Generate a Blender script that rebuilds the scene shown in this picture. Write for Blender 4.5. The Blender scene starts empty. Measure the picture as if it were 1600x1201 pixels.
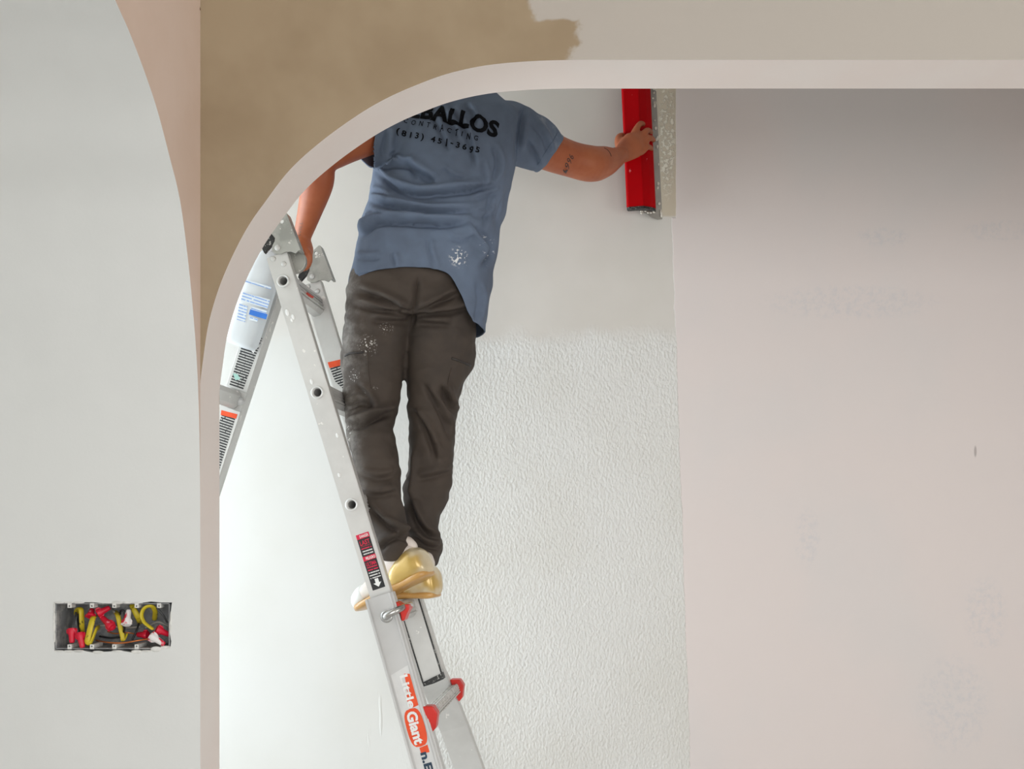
import bpy, bmesh, math, random
import numpy as np
from mathutils import Vector, Matrix, noise
from mathutils.bvhtree import BVHTree

random.seed(7)
S = bpy.context.scene
COL = S.collection
F = 1600 * 35.0 / 36.0          # focal length in photo pixels
CX, HY, EYE = 800.0, 824.0, 1.42  # principal column, horizon row, eye height

# ---------------------------------------------------------------- camera, world, lights
cam_d = bpy.data.cameras.new('camera')
cam_d.lens = 35; cam_d.sensor_width = 36; cam_d.sensor_fit = 'HORIZONTAL'
cam_d.shift_y = (HY - 600.5) / 1600
cam_d.clip_start = 0.05
cam = bpy.data.objects.new('camera', cam_d); COL.objects.link(cam)
cam.location = (0, 0, EYE); cam.rotation_euler = (math.pi / 2, 0, 0)
S.camera = cam
EYE_POS = Vector((0, 0, EYE))
S.view_settings.view_transform = 'Standard'
S.view_settings.look = 'None'
S.view_settings.exposure = 0.08
S.view_settings.gamma = 1.0
S.view_settings.use_curve_mapping = False

w = bpy.data.worlds.new('daylight'); S.world = w; w.use_nodes = True
w.node_tree.nodes['Background'].inputs[0].default_value = (0.75, 0.86, 1, 1)
w.node_tree.nodes['Background'].inputs[1].default_value = 1.0

def area(name, loc, target, sx, sy, power, color):
    l = bpy.data.lights.new(name, 'AREA'); l.shape = 'RECTANGLE'; l.size = sx; l.size_y = sy
    l.energy = power; l.color = color
    o = bpy.data.objects.new(name, l); COL.objects.link(o)
    o.location = loc
    o.rotation_euler = (Vector(target) - Vector(loc)).to_track_quat('-Z', 'Y').to_euler()
    return o
# daylight from the hallway's left end (cool side of the far wall and the person) and from the room behind and right of the camera
area('window_hall_left_offscreen', (-2.75, 2.82, 1.6), (0, 2.82, 1.6), 1.1, 2.5, 76, (0.82, 0.92, 1.0))
area('window_room_rear_offscreen', (0.7, -3.3, 1.6), (0.4, 2, 1.6), 3.6, 2.5, 104, (0.97, 0.985, 1.0))
area('window_room_right_offscreen', (4.25, -0.6, 1.5), (0, 1.2, 1.5), 2.4, 2.2, 62, (0.99, 0.98, 0.98))

# ---------------------------------------------------------------- helpers
def lin(c):
    return tuple(((v / 255) / 12.92 if v / 255 <= 0.04045 else ((v / 255 + 0.055) / 1.055) ** 2.4) for v in c)

def P(x, y, Y):
    return Vector(((x - CX) / F * Y, Y, EYE + (HY - y) / F * Y))

def pix(co):                      # (n,3) world -> pixel
    return CX + co[:, 0] / co[:, 1] * F, HY - (co[:, 2] - EYE) / co[:, 1] * F

MATS = {}
def mat(name, rgb, rough=0.6, metal=0.0, var=0.0, vscale=8.0, bump=0.0, bscale=60.0, rgb2=None, spec=None, trans=0, sub=0, coat=0):
    """plain procedural material; var mixes towards rgb2 (or a darker shade) by noise"""
    if name in MATS: return MATS[name]
    m = bpy.data.materials.new(name); m.use_nodes = True; MATS[name] = m
    n = m.node_tree.nodes; L = m.node_tree.links
    b = n['Principled BSDF']
    c = lin(rgb)
    b.inputs['Base Color'].default_value = (*c, 1)
    b.inputs['Roughness'].default_value = rough
    b.inputs['Metallic'].default_value = metal
    if spec is not None: b.inputs['Specular IOR Level'].default_value = spec
    if trans: b.inputs['Transmission Weight'].default_value = trans
    if coat: b.inputs['Coat Weight'].default_value = coat
    if sub:
        b.inputs['Subsurface Weight'].default_value = sub
        b.inputs['Subsurface Radius'].default_value = (0.012, 0.005, 0.003)
        b.inputs['Subsurface Scale'].default_value = 0.5
    tc = n.new('ShaderNodeTexCoord')
    if var > 0 or rgb2:
        ns = n.new('ShaderNodeTexNoise'); ns.inputs['Scale'].default_value = vscale
        ns.inputs['Detail'].default_value = 5
        L.new(tc.outputs['Object'], ns.inputs['Vector'])
        rp = n.new('ShaderNodeValToRGB'); rp.color_ramp.elements[0].position = 0.35; rp.color_ramp.elements[1].position = 0.68
        c2 = lin(rgb2) if rgb2 else tuple(v * (1 - var) for v in c)
        rp.color_ramp.elements[0].color = (*c, 1); rp.color_ramp.elements[1].color = (*c2, 1)
        L.new(ns.outputs['Fac'], rp.inputs[0]); L.new(rp.outputs[0], b.inputs['Base Color'])
    if bump > 0:
        nb = n.new('ShaderNodeTexNoise'); nb.inputs['Scale'].default_value = bscale; nb.inputs['Detail'].default_value = 3
        L.new(tc.outputs['Object'], nb.inputs['Vector'])
        bp = n.new('ShaderNodeBump'); bp.inputs['Strength'].default_value = bump; bp.inputs['Distance'].default_value = 0.002
        L.new(nb.outputs['Fac'], bp.inputs['Height']); L.new(bp.outputs[0], b.inputs['Normal'])
    return m

class NT:
    """tiny node-graph helper"""
    def __init__(s, name, rough=0.6):
        s.m = bpy.data.materials.new(name); s.m.use_nodes = True; MATS[name] = s.m
        s.n = s.m.node_tree.nodes; s.L = s.m.node_tree.links; s.b = s.n['Principled BSDF']
        s.b.inputs['Roughness'].default_value = rough
        s.tc = s.n.new('ShaderNodeTexCoord'); s.obj = s.tc.outputs['Object']
        sx = s.n.new('ShaderNodeSeparateXYZ'); s.L.new(s.obj, sx.inputs[0])
        s.x, s.y, s.z = sx.outputs
    def put(s, v, sock):
        if hasattr(v, 'is_linked'): s.L.new(v, sock)
        else: sock.default_value = v
    def math(s, op, a, b=0.0, clamp=False):
        q = s.n.new('ShaderNodeMath'); q.operation = op; q.use_clamp = clamp
        s.put(a, q.inputs[0]); s.put(b, q.inputs[1]); return q.outputs[0]
    def noise(s, scale, detail=3, rough=0.5, vec=None, sep=None):
        q = s.n.new('ShaderNodeTexNoise'); q.inputs['Scale'].default_value = scale
        q.inputs['Detail'].default_value = detail; q.inputs['Roughness'].default_value = rough
        v = vec or s.obj
        if sep:
            mp = s.n.new('ShaderNodeMapping'); mp.inputs['Scale'].default_value = sep; s.L.new(v, mp.inputs[0]); v = mp.outputs[0]
        s.L.new(v, q.inputs['Vector']); return q.outputs['Fac']
    def step(s, v, lo, hi):
        q = s.n.new('ShaderNodeMapRange'); q.interpolation_type = 'SMOOTHSTEP'
        s.put(v, q.inputs[0]); q.inputs[1].default_value = lo; q.inputs[2].default_value = hi
        return q.outputs[0]
    def mix(s, f, a, b):
        q = s.n.new('ShaderNodeMix'); q.data_type = 'RGBA'
        s.put(f, q.inputs[0])
        for v, k in ((a, 6), (b, 7)):
            if isinstance(v, tuple): q.inputs[k].default_value = (*lin(v), 1)
            else: s.L.new(v, q.inputs[k])
        return q.outputs[2]
    def blob(s, c, r, soft=0.5):            # 1 inside a sphere around c
        q = s.n.new('ShaderNodeVectorMath'); q.operation = 'DISTANCE'
        s.L.new(s.obj, q.inputs[0]); q.inputs[1].default_value = tuple(c)
        return s.step(q.outputs['Value'], r, r * soft)
    def color(s, v): s.L.new(v, s.b.inputs['Base Color'])
    def bump(s, h, strength, dist=0.003):
        q = s.n.new('ShaderNodeBump'); q.inputs['Strength'].default_value = strength; q.inputs['Distance'].default_value = dist
        s.L.new(h, q.inputs['Height']); s.L.new(q.outputs[0], s.b.inputs['Normal'])

def mk(name, verts, faces, m, parent=None, smooth=False, mats=None, mi=None):
    me = bpy.data.meshes.new(name)
    me.from_pydata([tuple(v) for v in verts], [], [tuple(f) for f in faces]); me.update()
    return link(name, me, m, parent, smooth, mats, mi)

def link(name, me, m, parent=None, smooth=False, mats=None, mi=None):
    me.materials.clear()
    for q in (mats or [m]): me.materials.append(q)
    if mi is not None: me.polygons.foreach_set('material_index', mi)
    me.polygons.foreach_set('use_smooth', [smooth] * len(me.polygons))
    o = bpy.data.objects.new(name, me); COL.objects.link(o)
    if parent:
        o.parent = parent
        o.matrix_parent_inverse = parent.matrix_world.inverted() if False else Matrix.Translation(parent.location).inverted()
    return o

def empty(name, loc):
    o = bpy.data.objects.new(name, None); COL.objects.link(o); o.location = loc; o.empty_display_size = 0.05
    return o

def tag(o, label=None, cat=None, group=None, kind=None):
    if label: o['label'] = label
    if cat: o['category'] = cat
    if group: o['group'] = group
    if kind: o['kind'] = kind
    return o

def bmesh_obj(name, bm, m, parent=None, smooth=False, **k):
    bmesh.ops.recalc_face_normals(bm, faces=bm.faces)
    me = bpy.data.meshes.new(name); bm.to_mesh(me); bm.free()
    return link(name, me, m, parent, smooth, **k)

def add_prism(bm, poly, fn, d0, d1):
    """extrude a 2D polygon; fn(a,b,d)->world"""
    v0 = [bm.verts.new(fn(a, b, d0)) for a, b in poly]; v1 = [bm.verts.new(fn(a, b, d1)) for a, b in poly]
    n = len(poly)
    bm.faces.new(v0[::-1]); bm.faces.new(v1)
    for i in range(n): bm.faces.new((v0[i], v0[(i + 1) % n], v1[(i + 1) % n], v1[i]))

def prism(name, poly, fn, d0, d1, m, parent=None, bevel=0.0, smooth=False):
    bm = bmesh.new(); add_prism(bm, poly, fn, d0, d1)
    bmesh.ops.recalc_face_normals(bm, faces=bm.faces)
    if bevel:
        bmesh.ops.bevel(bm, geom=[e for e in bm.edges if len(e.link_faces) == 2 and e.calc_face_angle(0) > 0.5], offset=bevel, segments=2, affect='EDGES', profile=0.5)
    return bmesh_obj(name, bm, m, parent, smooth)

def box(name, lo, hi, m, parent=None, bevel=0.0):
    poly = [(lo[0], lo[2]), (hi[0], lo[2]), (hi[0], hi[2]), (lo[0], hi[2])]
    return prism(name, poly, lambda a, b, d: Vector((a, d, b)), lo[1], hi[1], m, parent, bevel)

def crom(pts, k=6):
    """Catmull-Rom resample; pts are tuples of any length"""
    p = [np.array(q, float) for q in pts]; p = [2 * p[0] - p[1]] + p + [2 * p[-1] - p[-2]]
    out = []
    for i in range(1, len(p) - 2):
        for j in range(k):
            t = j / k
            out.append(0.5 * ((2 * p[i]) + (-p[i - 1] + p[i + 1]) * t + (2 * p[i - 1] - 5 * p[i] + 4 * p[i + 1] - p[i + 2]) * t * t + (-p[i - 1] + 3 * p[i] - 3 * p[i + 1] + p[i + 2]) * t ** 3))
    out.append(p[-2]); return out

def add_tube(bm, pts, n=12, k=5, flat=1.0, round_ends=True, ref=None):
    """pts: (Vector, radius) -> closed tube with rounded ends; flat scales the 2nd axis"""
    rs = crom([(*p, r) for p, r in pts], k) if len(pts) > 1 and k > 1 else [np.array((*p, r)) for p, r in pts]
    c = [Vector(q[:3]) for q in rs]; r = [max(q[3], 1e-4) for q in rs]
    t = [(c[min(i + 1, len(c) - 1)] - c[max(i - 1, 0)]).normalized() for i in range(len(c))]
    if round_ends:
        pre = [(c[0] - t[0] * r[0] * math.cos(a), r[0] * max(math.sin(a), 0.05), t[0]) for a in (0.02, 0.5, 1.0)]
        post = [(c[-1] + t[-1] * r[-1] * math.cos(a), r[-1] * max(math.sin(a), 0.05), t[-1]) for a in (1.0, 0.5, 0.02)]
    else: pre, post = [], []
    seq = pre + list(zip(c, r, t)) + post
    u = Vector(ref) if ref is not None else (Vector((0, 0, 1)) if abs(t[0].z) < 0.9 else Vector((1, 0, 0)))
    rings = []
    for cc, rr, tt in seq:
        u = (u - tt * u.dot(tt)).normalized(); v = tt.cross(u)
        rings.append([bm.verts.new(cc + (u * math.cos(2 * math.pi * i / n) + v * flat * math.sin(2 * math.pi * i / n)) * rr) for i in range(n)])
    skin(bm, rings)

def skin(bm, rings, caps=True):
    n = len(rings[0])
    for a, b in zip(rings, rings[1:]):
        for i in range(n): bm.faces.new((a[i], a[(i + 1) % n], b[(i + 1) % n], b[i]))
    if caps: bm.faces.new(rings[0][::-1]); bm.faces.new(rings[-1])

def tube(name, pts, m, parent=None, **k):
    bm = bmesh.new(); add_tube(bm, pts, **k); return bmesh_obj(name, bm, m, parent, True)

def ring(c, ax, ay, n=28, e=2.4):
    out = []
    for i in range(n):
        a = 2 * math.pi * i / n; ca, sa = math.cos(a), math.sin(a)
        out.append(c + ax * (abs(ca) ** (2 / e) * (1 if ca > 0 else -1)) + ay * (abs(sa) ** (2 / e) * (1 if sa > 0 else -1)))
    return out

def add_loft_px(bm, rows, k=4, n=28, e=2.4):
    """rows: (y, x_left, x_right, depth, half_depth) in photo pixels / metres"""
    rings = []
    for y, xl, xr, Y, hd in crom(rows, k):
        a, b = P(xl, y, Y), P(xr, y, Y)
        rings.append([bm.verts.new(v) for v in ring((a + b) / 2, (b - a) / 2, Vector((0, hd, 0)), n, e)])
    skin(bm, rings)

def add_ball(bm, c, rx, ry, rz, seg=16):
    M = Matrix.Translation(c) @ Matrix.Diagonal((rx, ry, rz, 1))
    bmesh.ops.create_uvsphere(bm, u_segments=seg, v_segments=seg // 2 + 2, radius=1, matrix=M)

def remesh(bm, voxel, smooth_it=6, factor=0.5):
    bmesh.ops.recalc_face_normals(bm, faces=bm.faces)
    me = bpy.data.meshes.new('tmp'); bm.to_mesh(me); bm.free()
    o = bpy.data.objects.new('tmp', me); COL.objects.link(o)
    r = o.modifiers.new('r', 'REMESH'); r.mode = 'VOXEL'; r.voxel_size = voxel
    s = o.modifiers.new('s', 'SMOOTH'); s.iterations = smooth_it; s.factor = factor
    dg = bpy.context.evaluated_depsgraph_get(); dg.update()
    out = bpy.data.meshes.new_from_object(o.evaluated_get(dg))
    bpy.data.objects.remove(o); bpy.data.meshes.remove(me)
    return out

def coords(me):
    a = np.empty(len(me.vertices) * 3); me.vertices.foreach_get('co', a); return a.reshape(-1, 3)
def normals(me):
    a = np.empty(len(me.vertices) * 3); me.vertex_normals.foreach_get('vector', a); return a.reshape(-1, 3)

def folds(me, fl, gain=2.5):
    """raise/press cloth along photo-measured fold lines: (polyline, width_px, amplitude_m)"""
    co = coords(me); nr = normals(me); X, Y = pix(co)
    d = np.zeros(len(co)); face = np.clip(-nr[:, 1] * 1.8 + 0.2, 0, 1)
    for line, wd, amp in fl:
        pl = np.array(crom(line, 5)) if len(line) > 2 else np.array(line, float)
        best = np.full(len(co), 1e9); tb = np.zeros(len(co)); n = len(pl) - 1
        for i in range(n):
            a, b = pl[i], pl[i + 1]; ab = b - a; l2 = (ab ** 2).sum() + 1e-9
            t = np.clip(((X - a[0]) * ab[0] + (Y - a[1]) * ab[1]) / l2, 0, 1)
            dd = np.hypot(X - a[0] - t * ab[0], Y - a[1] - t * ab[1])
            s = dd < best; best[s] = dd[s]; tb[s] = (i + t[s]) / n
        taper = np.clip(np.minimum(tb, 1 - tb) * 5 + 0.1, 0, 1)
        d += gain * amp * np.exp(-(best / wd) ** 2) * taper * face
    co = co + nr * d[:, None]
    me.vertices.foreach_set('co', co.ravel()); me.update()

def rumple(me, amp, sc, stretch=(1, 1, 1)):
    co = coords(me); nr = normals(me)
    d = np.array([noise.noise(Vector((p[0] * sc * stretch[0], p[1] * sc * stretch[1], p[2] * sc * stretch[2]))) for p in co])
    co = co + nr * (d * amp)[:, None]; me.vertices.foreach_set('co', co.ravel()); me.update()

def text_mesh(body, size, bold=0.0, spacing=1.0):
    c = bpy.data.curves.new('txt', 'FONT'); c.body = body; c.size = size; c.offset = bold; c.space_character = spacing
    c.resolution_u = 3; c.fill_mode = 'FRONT' if hasattr(c, 'fill_mode') else c.fill_mode
    o = bpy.data.objects.new('txt', c); COL.objects.link(o)
    dg = bpy.context.evaluated_depsgraph_get(); dg.update()
    me = bpy.data.meshes.new_from_object(o.evaluated_get(dg))
    bpy.data.objects.remove(o); bpy.data.curves.remove(c)
    return me

def text_on(name, body, origin, right, up, width, height, m, parent, bold=0.0, spacing=1.0, bvh=None, off=0.0015, grid=0.0, ray=Vector((0, 1, 0)), shear=0):
    """lettering fitted to width x height in the plane (origin, right, up), optionally projected on a surface"""
    me = text_mesh(body, 1.0, bold, spacing)
    co = coords(me); mn = co.min(0); mx = co.max(0)
    bm = bmesh.new(); bm.from_mesh(me); bpy.data.meshes.remove(me)
    bmesh.ops.remove_doubles(bm, verts=bm.verts, dist=1e-5)
    for v in bm.verts:
        v.co.x = (v.co.x - mn[0]) / (mx[0] - mn[0]) * width
        v.co.y = (v.co.y - mn[1]) / (mx[1] - mn[1]) * height
    if grid:
        for ax, L in ((0, width), (1, height)):
            for i in range(1, int(L / grid) + 1):
                pc = [0, 0, 0]; pc[ax] = i * grid; no = [0, 0, 0]; no[ax] = 1
                bmesh.ops.bisect_plane(bm, geom=bm.verts[:] + bm.edges[:] + bm.faces[:], plane_co=pc, plane_no=no)
    for v in bm.verts:
        p = origin + right * v.co.x + up * v.co.y
        if bvh:
            h = bvh.ray_cast(p - ray * 0.6, ray)
            p = h[0] - ray * off if h[0] else p
        else: p = p - ray * off
        v.co = p
    return bmesh_obj(name, bm, m, parent)

# ---------------------------------------------------------------- the setting
YF, YB, YW = 2.047, 2.181, 3.45      # arch wall front / back, far wall
XL = (313 - CX) / F * YF             # corner from which both arches spring
CEIL = 3.05

def plaster(name, base, alt, rough=0.6, vs=3.0, bump=0.12):
    g = NT(name, rough)
    f = g.step(g.noise(vs, 4, 0.6), 0.35, 0.7)
    g.color(g.mix(f, base, alt)); g.bump(g.noise(140, 3, 0.6), bump, 0.0015)
    return g
plaster('paint_grey', (225, 227, 225), (220, 222, 220), 0.55, 2.2)
plaster('soffit_pale', (238, 226, 219), (239, 231, 225), 0.5, 2.5, 0.08)
plaster('spandrel_pink', (226, 205, 192), (220, 197, 182), 0.45, 3.5, 0.06)
plaster('paint_room', (225, 222, 216), (220, 217, 212), 0.6)
mat('floor_pale_bounce', (218, 215, 211), 0.7, var=0.1, vscale=5)  # unseen floor, colour lightened to bounce light up to the soffit
mat('trim_white', (232, 232, 230), 0.4, var=0.05)

# header plaster: tan, still damp on the left, a paler dried coat on the right
g = NT('header_plaster', 0.55)
edge = g.math('ADD', g.x, g.math('MULTIPLY', g.math('SUBTRACT', g.noise(14, 4, 0.65), 0.5), 0.10))
low = g.step(g.math('ADD', g.z, g.math('MULTIPLY', g.math('SUBTRACT', g.noise(18, 3), 0.5), 0.03)), 2.46, 2.468)
right = g.step(edge, 0.115, 0.135)
upper = g.math('MULTIPLY', g.step(edge, 0.032, 0.05), low)
dry = g.math('MAXIMUM', right, upper)
damp = g.mix(g.step(g.noise(3.2, 4, 0.6), 0.36, 0.66), (162, 144, 117), (150, 131, 104))
g.color(g.mix(dry, damp, (180, 173, 164)))
g.bump(g.noise(60, 3, 0.6), 0.08, 0.002)

def struct(o, label=None): return tag(o, label, kind='structure')

# front wall with the wide arch
arch_px = [(313, 640), (313, 600), (317.5, 560), (326, 505), (342, 450), (363, 400), (388, 353), (413, 317), (453, 265), (503, 220), (560, 179), (605, 153), (650, 133), (700, 115), (760, 102), (830, 95.5), (900, 93.5), (960, 93.5)]
arc = [(P(x, y, YF).x, P(x, y, YF).z) for x, y in crom(arch_px, 6)]
RX = 3.05
arc_r = [(RX - (x - XL), z) for x, z in arc[::-1]]
curve = [(XL, 0.0)] + arc + arc_r + [(RX, 0.0)]
XE = 4.4
def strip_wall(bm, pts, top, fn, d0, d1, mi_face, mi_in):
    """wall between a curve (opening below) and a flat top, extruded d0..d1"""
    fr = [(bm.verts.new(fn(a, z, d0)), bm.verts.new(fn(a, top, d0))) for a, z in pts]
    bk = [(bm.verts.new(fn(a, z, d1)), bm.verts.new(fn(a, top, d1))) for a, z in pts]
    s0 = [bm.verts.new(fn(a, z, d0)) for a, z in pts]; s1 = [bm.verts.new(fn(a, z, d1)) for a, z in pts]
    for i in range(len(pts) - 1):
        for q, k in (((fr[i][0], fr[i + 1][0], fr[i + 1][1], fr[i][1]), mi_face), ((bk[i + 1][0], bk[i][0], bk[i][1], bk[i + 1][1]), mi_face), ((s0[i + 1], s0[i], s1[i], s1[i + 1]), mi_in)):
            f = bm.faces.new(q); f.material_index = k; f.smooth = (k == mi_in)
fxz = lambda a, z, d: Vector((a, d, z))
bm = bmesh.new()
strip_wall(bm, curve[1:-1], CEIL, fxz, YF, YB, 0, 1)
# jamb down to the floor on the left, pier on the right
for a, s in ((XL, 1), (RX, -1)):
    z1 = arc[0][1]
    vs = [bm.verts.new(v) for v in (Vector((a, YF, 0)), Vector((a, YB, 0)), Vector((a, YB, z1)), Vector((a, YF, z1)))]
    f = bm.faces.new(vs if s > 0 else vs[::-1]); f.material_index = 1
for d in (YF, YB):
    f = bm.faces.new([bm.verts.new(v) for v in (Vector((RX, d, 0)), Vector((XE, d, 0)), Vector((XE, d, CEIL)), Vector((RX, d, CEIL)))]); f.material_index = 0
me = bpy.data.meshes.new('wall_front'); bm.to_mesh(me); bm.free()
mi = [p.material_index for p in me.polygons]; sm = [p.use_smooth for p in me.polygons]
o = link('wall_front', me, None, mats=[MATS['header_plaster'], MATS['soffit_pale']], mi=mi); struct(o, 'tan plastered wall with a wide arched opening')
me.polygons.foreach_set('use_smooth', sm)

# left wall: pink spandrel over a deep arched passage
left_px = [(180, 0), (203, 52), (228, 118), (247, 176), (265, 245), (277, 292), (285, 336), (294.5, 412), (302, 490), (307, 556), (310, 620), (311.8, 690), (312.7, 760), (313, 840)]
lc = []
for x, y in left_px:
    Y = -XL * F / (CX - x); lc.append((min(Y, YF), EYE + (HY - y) / F * Y))
lc = lc[::-1]                               # from the spring line upward, Y decreasing
lc = lc + [(1.47, 2.325), (1.32, 2.362), (1.15, 2.38), (1.0, 2.382)]
ls = [tuple(q) for q in crom(lc, 5)]
YM = 0.45
full = ls + [(2 * YM - y, z) for y, z in ls[::-1]]
XP = -2.3
bm = bmesh.new()
fyz = lambda a, z, d: Vector((d, a, z))
strip_wall(bm, full, CEIL, fyz, XL, XP, 0, 1)
me = bpy.data.meshes.new('wall_left'); bm.to_mesh(me); bm.free()
mi = [p.material_index for p in me.polygons]; sm = [p.use_smooth for p in me.polygons]
o = link('wall_left', me, None, mats=[MATS['spandrel_pink'], MATS['paint_grey']], mi=mi); struct(o, 'pinkish beige spandrel over arched passage')
me.polygons.foreach_set('use_smooth', sm)

# passage end wall with the cut-out for the switch box
hx0, hz1 = P(84.5, 941, YF).x, P(84.5, 941, YF).z; hx1, hz0 = P(266.5, 1017, YF).x, P(266.5, 1017, YF).z
rnd = random.Random(3)
hole = []
for i in range(12): hole.append((hx0 + (hx1 - hx0) * i / 12, hz1 + rnd.uniform(-.0015, .002)))
for i in range(5): hole.append((hx1 + rnd.uniform(-.003, .004), hz1 + (hz0 - hz1) * i / 5))
for i in range(12): hole.append((hx1 + (hx0 - hx1) * i / 12, hz0 + rnd.uniform(-.003, .0015) + (0.008 if i < 2 else 0)))
for i in range(5): hole.append((hx0 + rnd.uniform(-.002, .001), hz0 + (hz1 - hz0) * i / 5))
bm = bmesh.new()
outer = [(XP, 0), (XL, 0), (XL, CEIL), (XP, CEIL)]
ov = [bm.verts.new(fxz(a, z, YF)) for a, z in outer]; hv = [bm.verts.new(fxz(a, z, YF)) for a, z in hole]
es = [bm.edges.new((ov[i], ov[(i + 1) % 4])) for i in range(4)] + [bm.edges.new((hv[i], hv[(i + 1) % len(hv)])) for i in range(len(hv))]
bmesh.ops.triangle_fill(bm, edges=es, use_beauty=True)
hb = [bm.verts.new(fxz(a, z, YF + 0.016)) for a, z in hole]
for i in range(len(hv)): bm.faces.new((hv[i], hv[(i + 1) % len(hv)], hb[(i + 1) % len(hv)], hb[i]))
bmesh.ops.recalc_face_normals(bm, faces=bm.faces)
struct(bmesh_obj('wall_passage', bm, MATS['paint_grey']), 'pale grey painted wall holding the open switch box')
box('wall_passage_back', (XP, YB - 0.02, 0), (XL - 0.001, YB, CEIL), MATS['paint_room'])['kind'] = 'structure'
box('wall_passage_end', (XP - 0.1, -3.5, 0), (XP, YF, CEIL), MATS['paint_room'])['kind'] = 'structure'

# far wall: rolled texture below, fresh smooth skim above, primed smooth wall to the right
g = NT('far_wall_paint', 0.5)
ex = P(1060, 600, YW).x
wob = g.math('MULTIPLY', g.math('SUBTRACT', g.noise(9, 5, 0.7), 0.5), 0.022)
zz = g.z
sl = g.math('MULTIPLY', g.math('SUBTRACT', 2.45, zz), 0.034)      # edge drifts right going down
edge = g.math('ADD', g.math('SUBTRACT', g.x, sl), wob)
rightm = g.step(edge, 0.553, 0.557)
zsplit = P(0, 340, YW).z
strip = g.math('MULTIPLY', g.step(g.z, zsplit - 0.002, zsplit + 0.002), g.step(g.math('ADD', g.x, g.math('MULTIPLY', wob, 0.3)), 0.567, 0.570))
# above the end of the blade's stroke the wet strip is a little wider and straighter
rightm = g.math('ADD', g.math('MULTIPLY', rightm, g.step(g.z, zsplit + 0.002, zsplit - 0.002)), strip, True)
prim = g.mix(g.step(g.noise(1.6, 3), 0.4, 0.65), (222, 212, 208), (218, 211, 208))
def scuff(cx, cy, rx, ry):
    c = P(cx, cy, YW)
    dx = g.math('DIVIDE', g.math('SUBTRACT', g.x, c.x), rx / F * YW); dz = g.math('DIVIDE', g.math('SUBTRACT', g.z, c.z), ry / F * YW)
    return g.step(g.math('ADD', g.math('MULTIPLY', dx, dx), g.math('MULTIPLY', dz, dz)), 1.0, 0.2)
sc = scuff(1330, 472, 160, 32)
for a in ((1560, 360, 60, 20), (1380, 370, 50, 18), (1262, 840, 24, 55), (1490, 1100, 70, 90), (1540, 960, 40, 70)): sc = g.math('MAXIMUM', sc, scuff(*a))
sc = g.math('MULTIPLY', sc, g.step(g.noise(38, 6, 0.75), 0.42, 0.66))
prim = g.mix(g.math('MULTIPLY', sc, 0.4), prim, (196, 196, 200))
tick = scuff(1524, 705, 2.5, 11)
prim = g.mix(tick, prim, (178, 168, 165))
wet = g.step(g.math('ADD', g.z, g.math('MULTIPLY', g.math('SUBTRACT', g.noise(7, 4, 0.6), 0.5), 0.12)), P(0, 540, YW).z, P(0, 505, YW).z)
tex = g.mix(g.step(g.noise(2, 3), 0.35, 0.7), (219, 218, 214), (214, 212, 206))
skim = g.mix(g.step(g.noise(3, 3), 0.35, 0.7), (214, 209, 202), (208, 203, 195))
left = g.mix(wet, tex, skim)
# thick flecked mud next to the blade
flz = g.math('MULTIPLY', g.step(g.z, zsplit, zsplit + 0.01), g.step(g.x, 0.475, 0.485))
left = g.mix(flz, left, (200, 188, 168))
fleck = g.math('MULTIPLY', g.math('MULTIPLY', scuff(1043, 215, 16, 110), g.step(g.noise(75, 4, 0.7), 0.48, 0.56)), flz)
left = g.mix(fleck, left, (226, 220, 204))
g.color(g.mix(rightm, left, prim))
rough = g.math('MULTIPLY', g.math('MULTIPLY', g.math('SUBTRACT', 1.0, rightm), g.math('SUBTRACT', 1.0, wet)), g.step(g.x, -0.45, -0.2))
h = g.math('MULTIPLY', g.noise(125, 2, 0.5, sep=(1.0, 1.0, 0.62)), rough)
h = g.math('ADD', h, g.math('MULTIPLY', rightm, 0.35))
h = g.math('ADD', h, g.math('MULTIPLY', fleck, 0.5))
drip = g.math('MULTIPLY', g.step(g.noise(9, 3, 0.6, sep=(3.2, 1, 0.35)), 0.60, 0.68), g.math('MULTIPLY', g.math('MULTIPLY', g.step(g.x, -0.57, -0.50), g.step(g.x, -0.26, -0.33)), g.step(g.z, 1.0, 0.75)))
h = g.math('ADD', h, g.math('MULTIPLY', drip, 0.3))
g.bump(h, 0.75, 0.006)
XFL = -2.9
o = box('wall_back', (XFL, YW, 0), (XE, YW + 0.12, CEIL), MATS['far_wall_paint']); struct(o, 'far wall, rolled texture on left, smooth primer on right')

struct(box('floor', (XFL, -3.5, -0.1), (XE, YW, 0), MATS['floor_pale_bounce']), 'floor, made pale to bounce light upward')
struct(box('ceiling', (XFL, -3.5, CEIL), (XE, YW, CEIL + 0.1), MATS['paint_room']), 'white ceiling')
struct(box('wall_right', (XE, -3.5, 0), (XE + 0.1, YW, CEIL), MATS['paint_room']), 'white side wall')
struct(box('wall_rear', (XP, -3.6, 0), (XE, -3.5, CEIL), MATS['paint_room']), 'white wall behind the viewer')
struct(box('wall_hall_end', (XFL - 0.1, YB, 0), (XFL, YW, CEIL), MATS['paint_room']), 'white end wall of the hallway')
# plain brown tube along the ragged crack where header, spandrel and corner meet
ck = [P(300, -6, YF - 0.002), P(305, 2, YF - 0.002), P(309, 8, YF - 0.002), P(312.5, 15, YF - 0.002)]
tube('corner_crack', [(c, r) for c, r in zip(ck, (.0035, .003, .0035, .0015))], mat('crack_brown', (122, 92, 68), 0.9, var=0.2), n=6)['kind'] = 'structure'

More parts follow.
